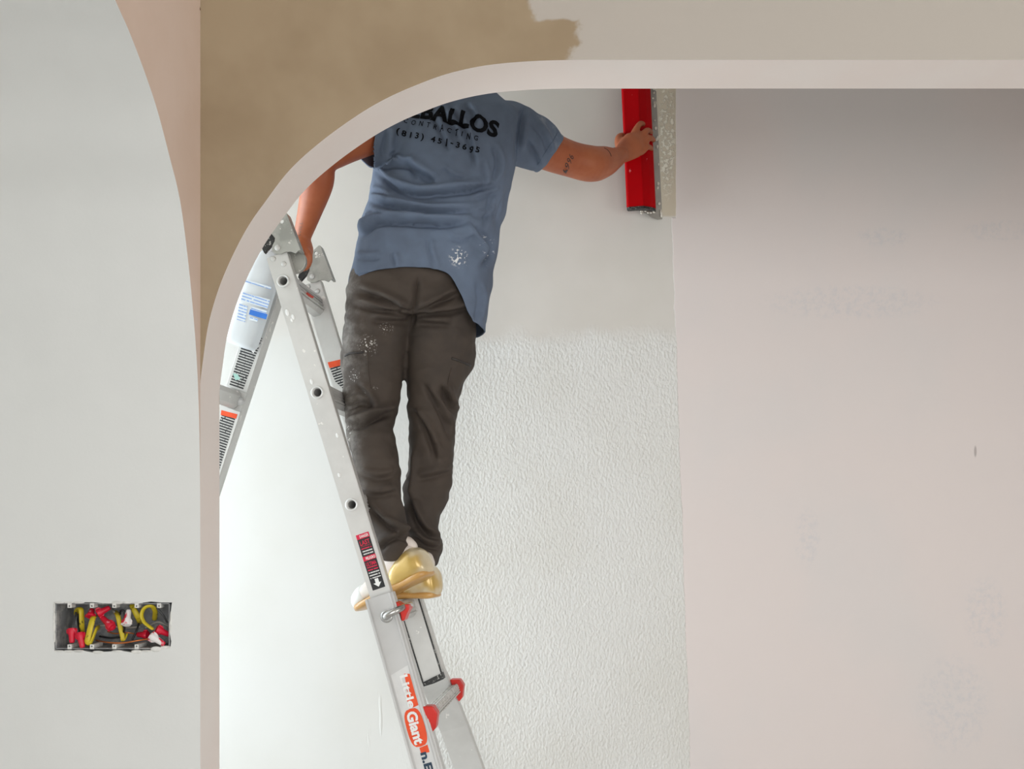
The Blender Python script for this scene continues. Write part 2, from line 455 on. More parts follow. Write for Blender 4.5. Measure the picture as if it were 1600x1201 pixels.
# ---------------------------------------------------------------- the person
SKIN = NT('skin', 0.5)
SKIN.color(SKIN.mix(SKIN.step(SKIN.noise(9, 4, 0.6), 0.35, 0.7), (180, 103, 66), (166, 88, 54)))
SKIN.b.inputs['Subsurface Weight'].default_value = 0.03
SKIN.b.inputs['Subsurface Radius'].default_value = (0.01, 0.004, 0.002)
SKIN.bump(SKIN.noise(220, 2), 0.05, 0.001)

SR, ER, WR = P(797, 200, 2.88), P(924, 256, 3.08), P(970, 242, 3.275)
SL, EL, WL = P(622, 190, 2.78), P(500, 250, 2.63), P(471.5, 372, 2.745)
pelvis = P(645, 470, 2.85); chest = P(702, 235, 2.85); neck = P(716, 150, 2.86)
bm = bmesh.new()
# trunk
add_loft_px(bm, [(478, 580, 712, 2.85, .06), (455, 562, 726, 2.85, .10), (420, 568, 735, 2.85, .11), (370, 582, 745, 2.85, .10), (310, 595, 770, 2.85, .105), (250, 602, 785, 2.85, .115), (205, 610, 797, 2.85, .11), (180, 625, 790, 2.85, .085), (160, 665, 765, 2.855, .06)], n=24)
# neck and head
hd = P(723, 78, 2.88)
add_tube(bm, [(P(712, 185, 2.86), .062), (P(717, 150, 2.865), .058), (P(722, 105, 2.88), .056)], n=16)
add_ball(bm, hd + Vector((0, .0, .01)), .076, .098, .112, 20)
add_ball(bm, hd + Vector((0, .045, -.045)), .056, .055, .068, 16)       # jaw
add_ball(bm, hd + Vector((0, .103, -.012)), .011, .018, .020, 10)       # nose
add_ball(bm, hd + Vector((0, .092, .028)), .048, .012, .010, 12)        # brow
add_ball(bm, hd + Vector((0, .093, -.052)), .022, .010, .008, 10)       # lips
for s in (-1, 1): add_ball(bm, hd + Vector((s * .079, -.005, -.005)), .010, .020, .032, 12)
# right arm, reaching to the blade
add_tube(bm, [(P(770, 195, 2.86), .062), (SR, .066), (P(850, 232, 2.97), .058), (P(890, 248, 3.035), .0525), (ER, .0535), (P(943, 253, 3.15), .0475), (P(957, 249, 3.22), .036), (WR, .0275)], n=18)
# left arm, down to the ladder's hinge
add_tube(bm, [(P(655, 190, 2.81), .06), (SL, .062), (P(565, 216, 2.71), .050), (P(525, 236, 2.65), .043), (EL, .044), (P(496, 285, 2.65), .043), (P(484, 330, 2.70), .033), (WL, .0235)], n=18)
# right hand: palm, four fingers over the blade's grip, thumb on the near side
add_tube(bm, [(WR, .029), (P(980, 234, 3.312), .038), (P(990, 226, 3.326), .043), (P(998, 220, 3.338), .030)], n=16, k=4, flat=0.58, ref=(-.4, 0, .9))
fing = [((989, 212, 3.338), (997, 197, 3.342), (1002, 193, 3.362), (1007, 196, 3.395), .0106),
        ((997, 217, 3.340), (1008, 206, 3.344), (1013, 204, 3.368), (1017, 207, 3.402), .0110),
        ((1001, 226, 3.340), (1013, 217, 3.345), (1018, 216, 3.370), (1021, 219, 3.404), .0106),
        ((1000, 238, 3.336), (1010, 231, 3.342), (1015, 230, 3.366), (1018, 233, 3.398), .0097)]
for a, b, c, d, r in fing:
    add_tube(bm, [(P(982, 232, 3.322), r * 1.15), (P(*a), r * 1.18), (P(*b), r), (P(*c), r * .92), (P(*d), r * .82)], n=10, k=4)
add_tube(bm, [(P(976, 236, 3.315), .019), (P(968.5, 226, 3.325), .0175), (P(967.5, 216, 3.340), .0145), (P(972, 212, 3.372), .0115)], n=10, k=4)
# left hand gripping the hinge spacer
add_tube(bm, [(WL, .0225), (P(473, 388, 2.745), .029), (P(473, 398, 2.745), .027)], n=14, k=4, flat=1.35, ref=(1, 0, 0))
for i in range(4):
    y0 = 2.712 + i * .022; r = (.0095, .0100, .0096, .0086)[i]
    add_tube(bm, [(P(474, 389, 2.74), r * 1.2), (P(480, 394, y0), r * 1.15), (P(483.5, 405, y0), r), (P(479, 417, y0), r * .92), (P(471, 420, y0), r * .85)], n=10, k=4)
add_tube(bm, [(P(470, 382, 2.725), .013), (P(463, 392, 2.70), .012), (P(459, 405, 2.69), .0105), (P(461, 416, 2.69), .0095)], n=10, k=4)
# legs inside the trousers, down to the ankles
add_tube(bm, [(P(600, 480, 2.84), .07), (P(583, 560, 2.83), .065), (P(577, 660, 2.80), .05), (P(588, 730, 2.765), .045), (P(603, 800, 2.75), .04), (P(618, 866, 2.752), .034)], n=16)
add_tube(bm, [(P(690, 480, 2.86), .07), (P(688, 560, 2.87), .065), (P(675, 660, 2.88), .05), (P(670, 750, 2.88), .045), (P(659, 820, 2.88), .04), (P(661, 878, 2.87), .034)], n=16)
body = link('person', remesh(bm, .0045, 4, .45), SKIN.m, smooth=True)
tag(body, 'person in blue t-shirt and brown work trousers on ladder, skimming the wall', 'person')

# hair and eyes
hm = mat('hair_dark', (52, 38, 30), 0.6, var=0.4, vscale=60, bump=0.6, bscale=160)
bm = bmesh.new()
bmesh.ops.create_uvsphere(bm, u_segments=32, v_segments=20, radius=1, matrix=Matrix.Translation(hd + Vector((0, -.004, .016))) @ Matrix.Diagonal((.083, .105, .117, 1)))
bmesh.ops.delete(bm, geom=[v for v in bm.verts if (v.co - hd).y > .04 + max(0, (v.co - hd).z - .03) * .9 or (v.co - hd).z < -.06 + max(0, (v.co - hd).y + .05) * .8], context='VERTS')
ho = bmesh_obj('hair', bm, hm, body, True)
so = ho.modifiers.new('thick', 'SOLIDIFY'); so.thickness = .006
for s in (-1, 1):
    bm = bmesh.new(); add_ball(bm, hd + Vector((s * .031, .083, .008)), .0125, .0125, .0125, 14)
    bmesh_obj('eye', bm, mat('eye_white', (235, 232, 228), 0.25, rgb2=(226, 222, 218)), body, True)

# t-shirt
shirt_g = NT('shirt_cotton', 0.85)
c = shirt_g.mix(shirt_g.step(shirt_g.noise(5, 4, 0.6), 0.35, 0.7), (102, 116, 137), (88, 99, 117))
sp = shirt_g.math('MULTIPLY', shirt_g.blob(P(718, 401, 2.72), .034, .4), shirt_g.step(shirt_g.noise(150, 3), 0.56, 0.60))
sp2 = shirt_g.math('MULTIPLY', shirt_g.blob(P(760, 390, 2.78), .05, .5), shirt_g.step(shirt_g.noise(120, 3), 0.64, 0.68))
c = shirt_g.mix(sp, c, (225, 226, 226)); c = shirt_g.mix(sp2, c, (205, 208, 212))
dust = shirt_g.math('MULTIPLY', shirt_g.blob(P(850, 205, 2.92), .09, .3), shirt_g.step(shirt_g.noise(26, 5, 0.7), 0.52, 0.7))
c = shirt_g.mix(shirt_g.math('MULTIPLY', dust, .6), c, (176, 182, 188))
shirt_g.color(c); shirt_g.bump(shirt_g.noise(420, 2), 0.25, 0.001)
HEMY = 431
bm = bmesh.new()
Yt = 2.85
add_loft_px(bm, [(452, 543, 768, Yt, .142), (431, 547, 767, Yt, .142), (393, 555, 773, Yt, .14), (351, 564, 783, Yt, .138), (316, 576, 791, Yt, .137), (277, 582, 801, Yt, .14), (253, 587, 806, Yt, .144), (215, 589, 812, Yt, .146), (190, 594, 812, Yt, .135), (172, 608, 800, Yt, .112), (156, 640, 778, Yt, .092), (142, 668, 758, Yt, .078)], n=40, e=2.5)
RC = P(858, 240, 2.985); LC = P(572, 227, 2.725)
rdir = (RC - P(795, 205, 2.88)).normalized(); ldir = (LC - P(640, 200, 2.80)).normalized()
add_tube(bm, [(P(770, 205, 2.86), .085), (P(800, 208, 2.89), .088), (P(838, 226, 2.95), .076), (RC, .066), (RC + rdir * .06, .064)], n=24)
add_tube(bm, [(P(665, 205, 2.82), .08), (P(640, 200, 2.80), .083), (P(605, 212, 2.76), .072), (LC, .062), (LC + ldir * .06, .062)], n=24)
sm_ = remesh(bm, .0048, 14, .5)
bm = bmesh.new(); bm.from_mesh(sm_); bpy.data.meshes.remove(sm_)
zh = P(0, HEMY, Yt).z
bmesh.ops.bisect_plane(bm, geom=bm.verts[:] + bm.edges[:] + bm.faces[:], plane_co=(0, 0, zh), plane_no=(0, 0, -1), clear_outer=True)
zn = P(0, 150, Yt).z
bmesh.ops.bisect_plane(bm, geom=bm.verts[:] + bm.edges[:] + bm.faces[:], plane_co=(0, 0, zn), plane_no=(0, 0, 1), clear_outer=True)
for cc, dd in ((RC, Vector((.72, .32, -.50)).normalized()), (LC, ldir)):
    fs = []
    for f in bm.faces:
        q = f.calc_center_median(); t_ = (q - cc).dot(dd); ax_ = (q - cc - dd * t_).length
        if -.03 < t_ < .14 and ax_ < .09 and (cc is RC or CX + q.x / q.y * F < 583): fs.append(f)
    gs = list({v for f in fs for v in f.verts}) + list({e for f in fs for e in f.edges}) + fs
    bmesh.ops.bisect_plane(bm, geom=gs, plane_co=cc, plane_no=dd, clear_outer=True)
# the hem dips where the shirt hangs free at the right hip and in front
for v in bm.verts:
    x0 = CX + v.co.x / v.co.y * F
    back = max(0, min(1, (2.80 - v.co.y) / .10))
    t = max(0, min(1, (x0 - 700) / 62)); t = t * t * (3 - 2 * t)
    drop = back * (t * .135) + (1 - back) * (.06 + .10 * max(0, min(1, (x0 - 560) / 150)))
    fall = max(0, min(1, 1 - (v.co.z - zh) / .26)) ** 1.6
    v.co.z -= drop * fall
    v.co.x -= drop * fall * .10
bmesh.ops.recalc_face_normals(bm, faces=bm.faces)
sme = bpy.data.meshes.new('t_shirt'); bm.to_mesh(sme); bm.free()
rumple(sme, .007, 11, (1, 1, 1.6)); rumple(sme, .0035, 26, (1.2, 1, .7))
def pair(line, wd, amp, dy=9, dx=0):      # a crease with a soft roll above it
    return [(line, wd, -amp), ([(x + dx, y - dy) for x, y in line], wd * 1.5, amp * .9)]
fl = []
fl += pair([(588, 266), (615, 290), (650, 305), (690, 303), (735, 297), (770, 290)], 4.5, .011)
fl += pair([(578, 314), (610, 322), (640, 328), (685, 333), (750, 329)], 4, .009)
fl += pair([(560, 372), (575, 357), (596, 347), (650, 349), (692, 351), (735, 346)], 4.5, .012)
fl += pair([(632, 250), (655, 270), (680, 286)], 5, .010, 7, 5)
fl += pair([(736, 349), (758, 372), (766, 392), (752, 416)], 5, .009, 2, -9)
fl += pair([(600, 268), (612, 258), (640, 262), (650, 280)], 4, .007)
for l in ([(690, 172), (705, 195), (716, 216)], [(704, 165), (722, 195), (735, 228), (742, 262)], [(676, 178), (690, 210), (702, 236)], [(606, 200), (602, 222), (598, 244)], [(724, 160), (738, 178), (744, 196)], [(770, 225), (778, 255), (770, 285)], [(745, 440), (750, 470), (742, 505)], [(800, 290), (785, 320), (775, 360)]):
    fl += pair(l, 3.6, .0045, 0, 7)
for l in ([(580, 298), (596, 302), (612, 312)], [(578, 330), (592, 334), (612, 340)], [(570, 345), (584, 338), (604, 336)], [(740, 312), (760, 306), (782, 300)], [(735, 335), (756, 338), (774, 330)], [(556, 400), (572, 404), (596, 402)], [(690, 262), (706, 276), (728, 282)], [(610, 232), (618, 246), (632, 254)], [(700, 372), (722, 376), (742, 368)]):
    fl += pair(l, 2.8, .0032, 6)
for l in ([(612, 395), (618, 415)], [(668, 372), (672, 398), (680, 420)], [(768, 300), (760, 335), (756, 360)], [(752, 250), (756, 275), (750, 296)]):
    fl += pair(l, 3.2, .0028, 0, 6)
fl += [([(818, 168), (812, 200), (808, 235), (806, 262)], 3, -.006), ([(826, 170), (820, 200), (816, 235)], 4, .004)]
fl += pair([(830, 190), (850, 215), (858, 240)], 4, .005, 0, 6)
fl += pair([(822, 215), (835, 240), (842, 262)], 4, .005, 0, 6)
folds(sme, fl)
shirt = link('t_shirt', sme, shirt_g.m, body, True); shirt['label'] = 'faded blue t-shirt with black lettering on the back'
so = shirt.modifiers.new('thick', 'SOLIDIFY'); so.thickness = .003; so.offset = -1
sbvh = BVHTree.FromPolygons([v.co[:] for v in sme.vertices], [p.vertices[:] for p in sme.polygons])
ink = mat('shirt_print', (14, 15, 18), 0.9, rgb2=(20, 21, 25), vscale=90, spec=.1)
def shirt_text(body_, a, b, hpx, bold, sp=1.0):
    Yd = 2.72; A, B = P(*a, Yd), P(*b, Yd); r = (B - A); wd = r.length; r.normalize(); up = Vector((-r.z, 0, r.x))
    o = text_on('lettering', body_, A, r, up, wd, hpx / F * Yd, ink, shirt, bold, sp, sbvh, .0026, .005)
shirt_text('CEBALLOS', (614, 179), (776, 215), 27, .045, 1.02)
shirt_text('CONTRACTING', (631, 194), (746, 223), 8.5, .012, 2.2)
shirt_text('(813) 451-3695', (620, 216), (748, 244), 12, .025, 1.5)
# hem and cuff stitching lines
def surf_line(name, pts, bvh, m, parent, r, off=.001, k=5):
    out = []
    for q in crom(pts, k):
        o_ = P(q[0], q[1], 2.3); d_ = (o_ - EYE_POS).normalized()
        h = bvh.ray_cast(o_, d_)
        if h[0] is not None: out.append((h[0] - d_ * off, r))
    if len(out) > 2: return tube(name, out, m, parent, n=6, k=1)
stitch = mat('shirt_stitch', (96, 112, 134), 0.9, rgb2=(90, 104, 124))
surf_line('hem_stitch', [(553, 429), (580, 424), (620, 423), (660, 424), (695, 429)], sbvh, stitch, shirt, .0009)
surf_line('cuff_stitch', [(872, 206), (864, 220), (852, 238), (840, 258)], sbvh, stitch, shirt, .0009)
surf_line('armhole_seam', [(818, 168), (812, 200), (808, 235), (806, 262)], sbvh, stitch, shirt, .001)

# trousers
tg = NT('trouser_canvas', 0.8)
c = tg.mix(tg.step(tg.noise(6, 5, 0.65), 0.35, 0.7), (71, 61, 53), (59, 51, 45))
dst = tg.math('MULTIPLY', tg.step(tg.x, P(590, 0, 2.75).x, P(540, 0, 2.75).x), tg.step(tg.noise(14, 5, 0.7), 0.38, 0.7))
c = tg.mix(tg.math('MULTIPLY', dst, .7), c, (138, 133, 127))
for cx, cy, r in ((604, 512, .02), (577, 610, .016), (586, 607, .012), (597, 742, .018), (545, 680, .03), (712, 574, .02), (575, 540, .03), (553, 586, .02)):
    c = tg.mix(tg.math('MULTIPLY', tg.blob(P(cx, cy, 2.74), r * 1.2, .3), tg.step(tg.noise(190, 3), 0.59, 0.64)), c, (206, 203, 196))
tg.color(c); tg.bump(tg.noise(500, 2), 0.2, 0.0008)
bm = bmesh.new()
add_loft_px(bm, [(405, 560, 738, 2.85, .118), (430, 549, 738, 2.85, .126), (455, 543, 741, 2.85, .132), (480, 540, 743, 2.85, .13), (500, 541, 742, 2.85, .115)], n=36, e=2.5)
add_loft_px(bm, [(470, 548, 650, 2.845, .11), (500, 539, 646, 2.84, .112), (530, 536, 639, 2.835, .105), (560, 535, 634, 2.83, .10), (600, 536, 628, 2.82, .092), (640, 539, 618, 2.805, .082), (665, 541, 614.5, 2.795, .08), (690, 546, 616, 2.768, .080), (730, 553, 623, 2.755, .080), (770, 561, 628, 2.745, .078), (810, 570, 636, 2.742, .074), (840, 582, 641, 2.742, .070), (860, 590, 640, 2.745, .067), (875, 596, 634, 2.75, .058)], n=28, e=2.3)
add_loft_px(bm, [(470, 640, 740, 2.855, .11), (500, 638, 742, 2.86, .112), (530, 634, 743, 2.865, .105), (560, 633, 741, 2.87, .10), (580, 634, 734, 2.873, .096), (600, 635, 725, 2.876, .092), (640, 639, 714, 2.88, .084), (665, 640, 709, 2.882, .08), (690, 639, 709, 2.882, .078), (720, 637, 710, 2.882, .076), (750, 633, 706, 2.88, .074), (780, 629, 698, 2.88, .072), (810, 629, 689, 2.88, .07), (835, 631, 686, 2.88, .068), (850, 634, 691, 2.88, .067), (866, 638, 687, 2.88, .066), (884, 640, 682, 2.88, .06)], n=28, e=2.3)
tme = remesh(bm, .0048, 10, .5)
rumple(tme, .009, 10, (1, 1, 1.5)); rumple(tme, .0045, 24, (.8, 1, 1.7))
fl = []
fl += [([(652, 432), (650, 455), (646, 485), (642, 510)], 4, -.006)]
fl += pair([(641, 489), (620, 478), (594, 466), (556, 454)], 4, .008)
fl += pair([(641, 492), (615, 488), (585, 484), (552, 476)], 4, .006)
fl += pair([(638, 503), (610, 503), (580, 500)], 4, .005)
fl += pair([(650, 487), (672, 479), (692, 470), (716, 458)], 4, .008)
fl += pair([(650, 493), (680, 491), (712, 487), (734, 480)], 4, .007)
fl += pair([(650, 505), (680, 507), (705, 508)], 4, .005)
fl += pair([(540, 668), (562, 664), (582, 655), (602, 648), (618, 640)], 4.5, .011)
fl += pair([(540, 640), (560, 630), (585, 634)], 4, .006)
fl += pair([(555, 600), (575, 620), (580, 640)], 4, .005, 2, 6)
fl += pair([(640, 640), (655, 655), (672, 690), (680, 720)], 4.5, .007, 2, 8)
fl += pair([(690, 600), (700, 628), (712, 645)], 4.5, .008, 2, 7)
fl += pair([(662, 600), (680, 630), (696, 660), (706, 690)], 4, .006, 2, 7)
fl += pair([(636, 770), (645, 800), (658, 825), (682, 846)], 4.5, .010, 2, 8)
fl += pair([(575, 790), (600, 815), (625, 832), (640, 836)], 4.5, .010, 8)
fl += pair([(590, 862), (605, 848), (625, 840), (640, 846)], 4, .008)
fl += pair([(560, 740), (590, 748), (620, 742)], 4, .004)
fl += pair([(565, 770), (590, 775), (622, 768)], 4, .004)
fl += pair([(650, 750), (675, 745), (704, 738)], 4, .004)
fl += pair([(645, 836), (665, 852), (688, 858)], 4, .008)
fl += pair([(640, 700), (638, 740), (632, 780)], 4, .005, 0, 7)
folds(tme, fl)
trou = link('trousers', tme, tg.m, body, True); trou['label'] = 'brown canvas work trousers with zipped thigh pockets'
tbvh = BVHTree.FromPolygons([v.co[:] for v in tme.vertices], [p.vertices[:] for p in tme.polygons])
zipm = mat('zip_dark', (38, 34, 32), 0.6, rgb2=(60, 55, 52), vscale=80)
seam = mat('seam_brown', (66, 56, 48), 0.9, rgb2=(74, 64, 55))
surf_line('pocket_zip', [(539, 556), (546, 552), (556, 551), (567, 550)], tbvh, zipm, trou, .0028)
surf_line('pocket_zip', [(707, 560), (716, 563), (726, 567), (735, 571)], tbvh, zipm, trou, .0035)
surf_line('pocket_seam', [(574, 545), (575, 570), (577, 592), (580, 606)], tbvh, seam, trou, .0012)
surf_line('pocket_seam', [(705, 575), (700, 600), (703, 625)], tbvh, seam, trou, .0012)
surf_line('seat_seam', [(652, 434), (650, 455), (646, 482), (641, 510)], tbvh, seam, trou, .0012)

# tattoos
bme = body.data
bbvh = BVHTree.FromPolygons([v.co[:] for v in bme.vertices], [p.vertices[:] for p in bme.polygons])
tink = mat('tattoo_ink', (52, 44, 46), 0.6, rgb2=(66, 54, 52))
A = P(888, 267, 2.98); r = (P(898, 246, 2.98) - A); wd = r.length; r.normalize()
text_on('tattoo', '1996', A + Vector((-r.z, 0, r.x)) * .002, r, Vector((-r.z, 0, r.x)), wd, .015, tink, body, .0, 1.15, bbvh, .0012, .005)
surf_line('tattoo', [(944, 231), (949, 234), (953, 239), (955, 244)], bbvh, tink, body, .0012)
A = P(460.5, 357, 2.64); r = (P(467, 338, 2.64) - A); wd = r.length; r.normalize()
text_on('tattoo', 'WILL', A, r, Vector((-r.z, 0, r.x)), wd, .009, mat('tattoo_faded', (140, 100, 86), 0.6, rgb2=(132, 92, 78)), body, 0, 1.1, bbvh, .0012, .005)

# shoes
gold = NT('shoe_gold', 0.28)
cg = gold.mix(gold.step(gold.noise(14, 2), 0.4, 0.62), (204, 170, 92), (220, 204, 168))
gold.color(cg)
gold.b.inputs['Metallic'].default_value = .25; gold.b.inputs['Coat Weight'].default_value = .6
pale = mat('shoe_pale', (226, 208, 196), 0.5, rgb2=(238, 232, 224), vscale=14)
solem = mat('shoe_sole', (206, 160, 92), 0.35, rgb2=(188, 140, 76), vscale=20, coat=.4)
white_toe = mat('shoe_toe', (236, 236, 232), 0.5, var=.04)
def shoe(heel, toe, roll_up, label):
    """heel/toe: world points on the sole line"""
    L = (toe - heel).length; d = (toe - heel).normalized(); up = (roll_up - d * roll_up.dot(d)).normalized(); sd = d.cross(up)
    W = lambda l, s, h: heel + d * (l * L) + sd * s + up * h
    t = bpy.data.objects.new('shoe', None)
    def part(name, secs, m, parent, e=2.6):
        bm = bmesh.new(); rings = []
        for l, hw, h0, h1 in crom(secs, 4):
            c = W(l, 0, (h0 + h1) / 2)
            rings.append([bm.verts.new(v) for v in ring(c, sd * max(hw, .002), up * max((h1 - h0) / 2, .001), 22, e)])
        skin(bm, rings)
        return bmesh_obj(name, bm, m, parent, True)
    up_ = part('shoe', [(0.0, .012, .03, .07), (.02, .030, .022, .088), (.10, .037, .02, .108), (.22, .038, .02, .118), (.36, .038, .02, .100), (.5, .042, .018, .085), (.68, .048, .016, .070), (.84, .046, .016, .058), (.95, .034, .016, .046), (1.0, .012, .02, .034)], pale, body)
    up_['label'] = label
    part('sole', [(-.03, .018, .004, .014), (0.0, .034, 0, .018), (.10, .041, -.002, .020), (.3, .039, .0, .020), (.5, .043, .0, .026), (.72, .050, .0, .024), (.9, .043, .002, .024), (.99, .022, .006, .022), (1.01, .008, .01, .018)], solem, up_, 3.5)
    part('heel_bubble', [(-.06, .016, .020, .050), (-.03, .038, .008, .076), (.05, .047, .006, .092), (.18, .0465, .006, .090), (.34, .045, .008, .070), (.46, .034, .010, .045)], gold.m, up_)
    part('toe_cap', [(.72, .040, .02, .060), (.80, .0495, .014, .066), (.92, .041, .012, .056), (.985, .026, .014, .044), (1.012, .010, .018, .034)], white_toe, up_)
    part('pull_tab', [(.01, .010, .085, .105), (.05, .016, .088, .124), (.11, .017, .098, .130), (.15, .010, .108, .126)], pale, up_)
    bm = bmesh.new()
    for q in range(4):
        add_tube(bm, [(W(.42 + q * .075, -.026 + q * .001, .098 - q * .0095), .0028), (W(.43 + q * .075, 0, .103 - q * .0095), .003), (W(.42 + q * .075, .026, .098 - q * .0095), .0028)], n=6, k=3)
    bmesh_obj('laces', bm, white_toe, up_, True)
    return up_
shoe(P(671, 899, 2.705), P(562, 958, 2.80), Vector((.25, -.12, 1)), 'gold and pale pink trainer with raised heel')
shoe(P(682, 933, 2.80), P(577, 938, 2.865), Vector((.0, 0, 1)), 'gold trainer flat on the rung')

# ---------------------------------------------------------------- the ladder
alu = NT('aluminium', 0.42)
ca = alu.mix(alu.step(alu.noise(5, 5, 0.6), 0.35, 0.7), (214, 213, 210), (200, 199, 196))
ca = alu.mix(alu.step(alu.noise(34, 3, 0.6), 0.66, 0.70), ca, (234, 232, 228))
alu.color(ca); alu.b.inputs['Metallic'].default_value = .35; alu.bump(alu.noise(150, 3), 0.05, 0.001)
alu2 = mat('aluminium_mill', (208, 208, 207), 0.4, metal=.35, rgb2=(196, 196, 195), vscale=7)
castm = NT('hinge_steel', 0.5)
cc_ = castm.mix(castm.step(castm.noise(16, 4, 0.6), 0.4, 0.6), (160, 160, 154), (178, 178, 172))
castm.color(castm.mix(castm.step(castm.noise(48, 4, 0.7), 0.60, 0.66), cc_, (222, 220, 214))); castm.b.inputs['Metallic'].default_value = .4
def bore(o, c, axis, r, d0, d1, n=20):
    """cut a real round hole of radius r along axis from c, d0..d1"""
    u0 = axis.orthogonal().normalized(); v0 = axis.cross(u0); bm = bmesh.new()
    skin(bm, [[bm.verts.new(c + axis * d + (u0 * math.cos(2 * math.pi * i / n) + v0 * math.sin(2 * math.pi * i / n)) * r) for i in range(n)] for d in (d0, d1)])
    bmesh.ops.recalc_face_normals(bm, faces=bm.faces)
    me = bpy.data.meshes.new('cutter'); bm.to_mesh(me); bm.free()
    k = bpy.data.objects.new('cutter', me); COL.objects.link(k)
    md = o.modifiers.new('bore', 'BOOLEAN'); md.operation = 'DIFFERENCE'; md.solver = 'EXACT'; md.use_self = True; md.object = k
    bpy.context.view_layer.update()
    dg = bpy.context.evaluated_depsgraph_get(); dg.update()
    new = bpy.data.meshes.new_from_object(o.evaluated_get(dg)); o.modifiers.remove(md)
    old = o.data; o.data = new; bpy.data.meshes.remove(old)
    bpy.data.objects.remove(k); bpy.data.meshes.remove(me)
blackp = NT('black_plastic', 0.5)
blackp.color(blackp.mix(blackp.step(blackp.noise(120, 3, 0.7), 0.58, 0.66), (38, 38, 38), (170, 168, 162)))
redp = mat('red_plastic', (216, 44, 34), 0.35, rgb2=(200, 34, 26), vscale=30)
whitep = NT('rung_painted', 0.5)
whitep.color(whitep.mix(whitep.step(whitep.noise(70, 4, 0.7), 0.5, 0.62), (214, 212, 208), (168, 164, 158)))
steel = mat('steel_pin', (190, 190, 188), 0.25, metal=.9, rgb2=(175, 175, 174))

hx = Vector((.995, -.0995, 0)); vb = Vector((.0995, .995, 0)); kz = Vector((0, 0, 1))
O0 = P(443, 439, 2.59)
U = hx * .298 - kz * .9546; Wv = hx * .9546 + kz * .298
LP = lambda w_, u_, b_: O0 + U * u_ + Wv * w_ + vb * b_
def uv(x, y, b=0.0, U_=U, W_=Wv, O_=O0):
    """pixel -> (w, u) on the rail plane at depth offset b"""
    d = P(x, y, 1.0) - EYE_POS; q = O_ + vb * b
    t = (q - EYE_POS).dot(vb) / d.dot(vb); p = EYE_POS + d * t - q
    return p.dot(W_), p.dot(U_)
lad = empty('stepladder', (LP(0, 1.2, .15).x - .25, LP(0, 1.2, .15).y, 0))
tag(lad, 'aluminium folding stepladder with red rung ends under the standing person', 'ladder')

def sweep(name, prof, stations, fn, m, parent, bevel=.0015):
    """prof (w,b) polygon swept over (u, b_offset) stations"""
    bm = bmesh.new(); rings = [[bm.verts.new(fn(w_, u_, b_ + bo)) for w_, b_ in prof] for u_, bo in stations]
    skin(bm, rings); bmesh.ops.recalc_face_normals(bm, faces=bm.faces)
    if bevel: bmesh.ops.bevel(bm, geom=[e for e in bm.edges if e.calc_face_angle(0) > 0.6], offset=bevel, segments=2, affect='EDGES')
    return bmesh_obj(name, bm, m, parent)
inner = [(-.026, .0), (.031, .0), (.031, .028), (-.026, .028)]
lipped = [(-.032, -.036), (-.026, -.036), (-.024, -.031), (.030, -.031), (.032, -.037), (.037, -.037), (.039, -.033), (.043, -.033), (.043, -.003), (-.032, -.003)]
BF = .300
u_top, u_in = -.072, 1.13
near_in = sweep('rail', inner, [(u_top, 0), (u_in, 0)], LP, alu.m, lad)
far_in = sweep('rail', [(w_, BF + b_) for w_, b_ in inner], [(u_top, 0), (u_in, 0)], LP, alu.m, lad)
# dark edge trim and plastic end of the far rail
prism('rail_end_cap', [(-.028, u_in - .002), (.033, u_in - .012), (.034, u_in + .006), (.002, u_in + .010), (-.028, u_in + .010)], lambda a, b, d: LP(a, b, d), BF - .004, BF + .030, blackp.m, lad)
for w_ in (-.0275, .0325):
    prism('rail_edge', [(w_ - .0018, .6), (w_ + .0018, .6), (w_ + .0018, u_in), (w_ - .0018, u_in)], lambda a, b, d: LP(a, b, d), BF - .0012, BF + .004, blackp.m, lad)
fl_ = lambda u_: 0 if u_ < .9 else (u_ - .9) * .10
st_n = [(u_, -fl_(u_)) for u_ in (.855, 1.0, 1.15, 1.4, 1.8, 2.16)]
outer_near = sweep('rail', lipped, st_n, LP, alu2, lad, .001)
outer_near['label'] = 'outer near rail with orange and white lettering'
st_f = [(.855, .0), (1.0, .0), (1.11, .005), (1.17, .045), (1.3, .10), (1.5, .15), (2.16, .25)]
outer_far = sweep('rail', [(-.050, BF + .031), (.034, BF + .031), (.034, BF + .064), (-.050, BF + .064)], st_f, LP, alu.m, lad)

def rung(fn, w_, u_, b0, b1, m=alu.m, name='rung', half=(.020, .026)):
    bm = bmesh.new(); a, h = half
    poly = [(w_ - a, u_ - h * .55), (w_ - a * .6, u_ - h), (w_ + a * 1.1, u_ - h), (w_ + a * 1.25, u_ - h * .6), (w_ + a * 1.0, u_ + h * .7), (w_ + a * .4, u_ + h), (w_ - a * .6, u_ + h), (w_ - a, u_ + h * .5)]
    add_prism(bm, poly, fn, b0, b1)
    for i in range(3):                                       # tread ribs
        q = u_ - h - .0012; ww = w_ - a * .5 + i * a * .7
        add_prism(bm, [(ww - .0015, q), (ww + .0015, q), (ww + .0015, q + .002), (ww - .0015, q + .002)], fn, b0, b1)
        r_ = w_ + a * 1.2
        uu = u_ - h * .3 + i * h * .4
        add_prism(bm, [(r_ - .002, uu - .0015), (r_ + .001, uu - .0015), (r_ + .001, uu + .0015), (r_ - .002, uu + .0015)], fn, b0, b1)
    return bmesh_obj(name, bm, m, lad)
rungs = [rung(LP, -.006, k * .3048, .027, BF + .002) for k in range(4)]
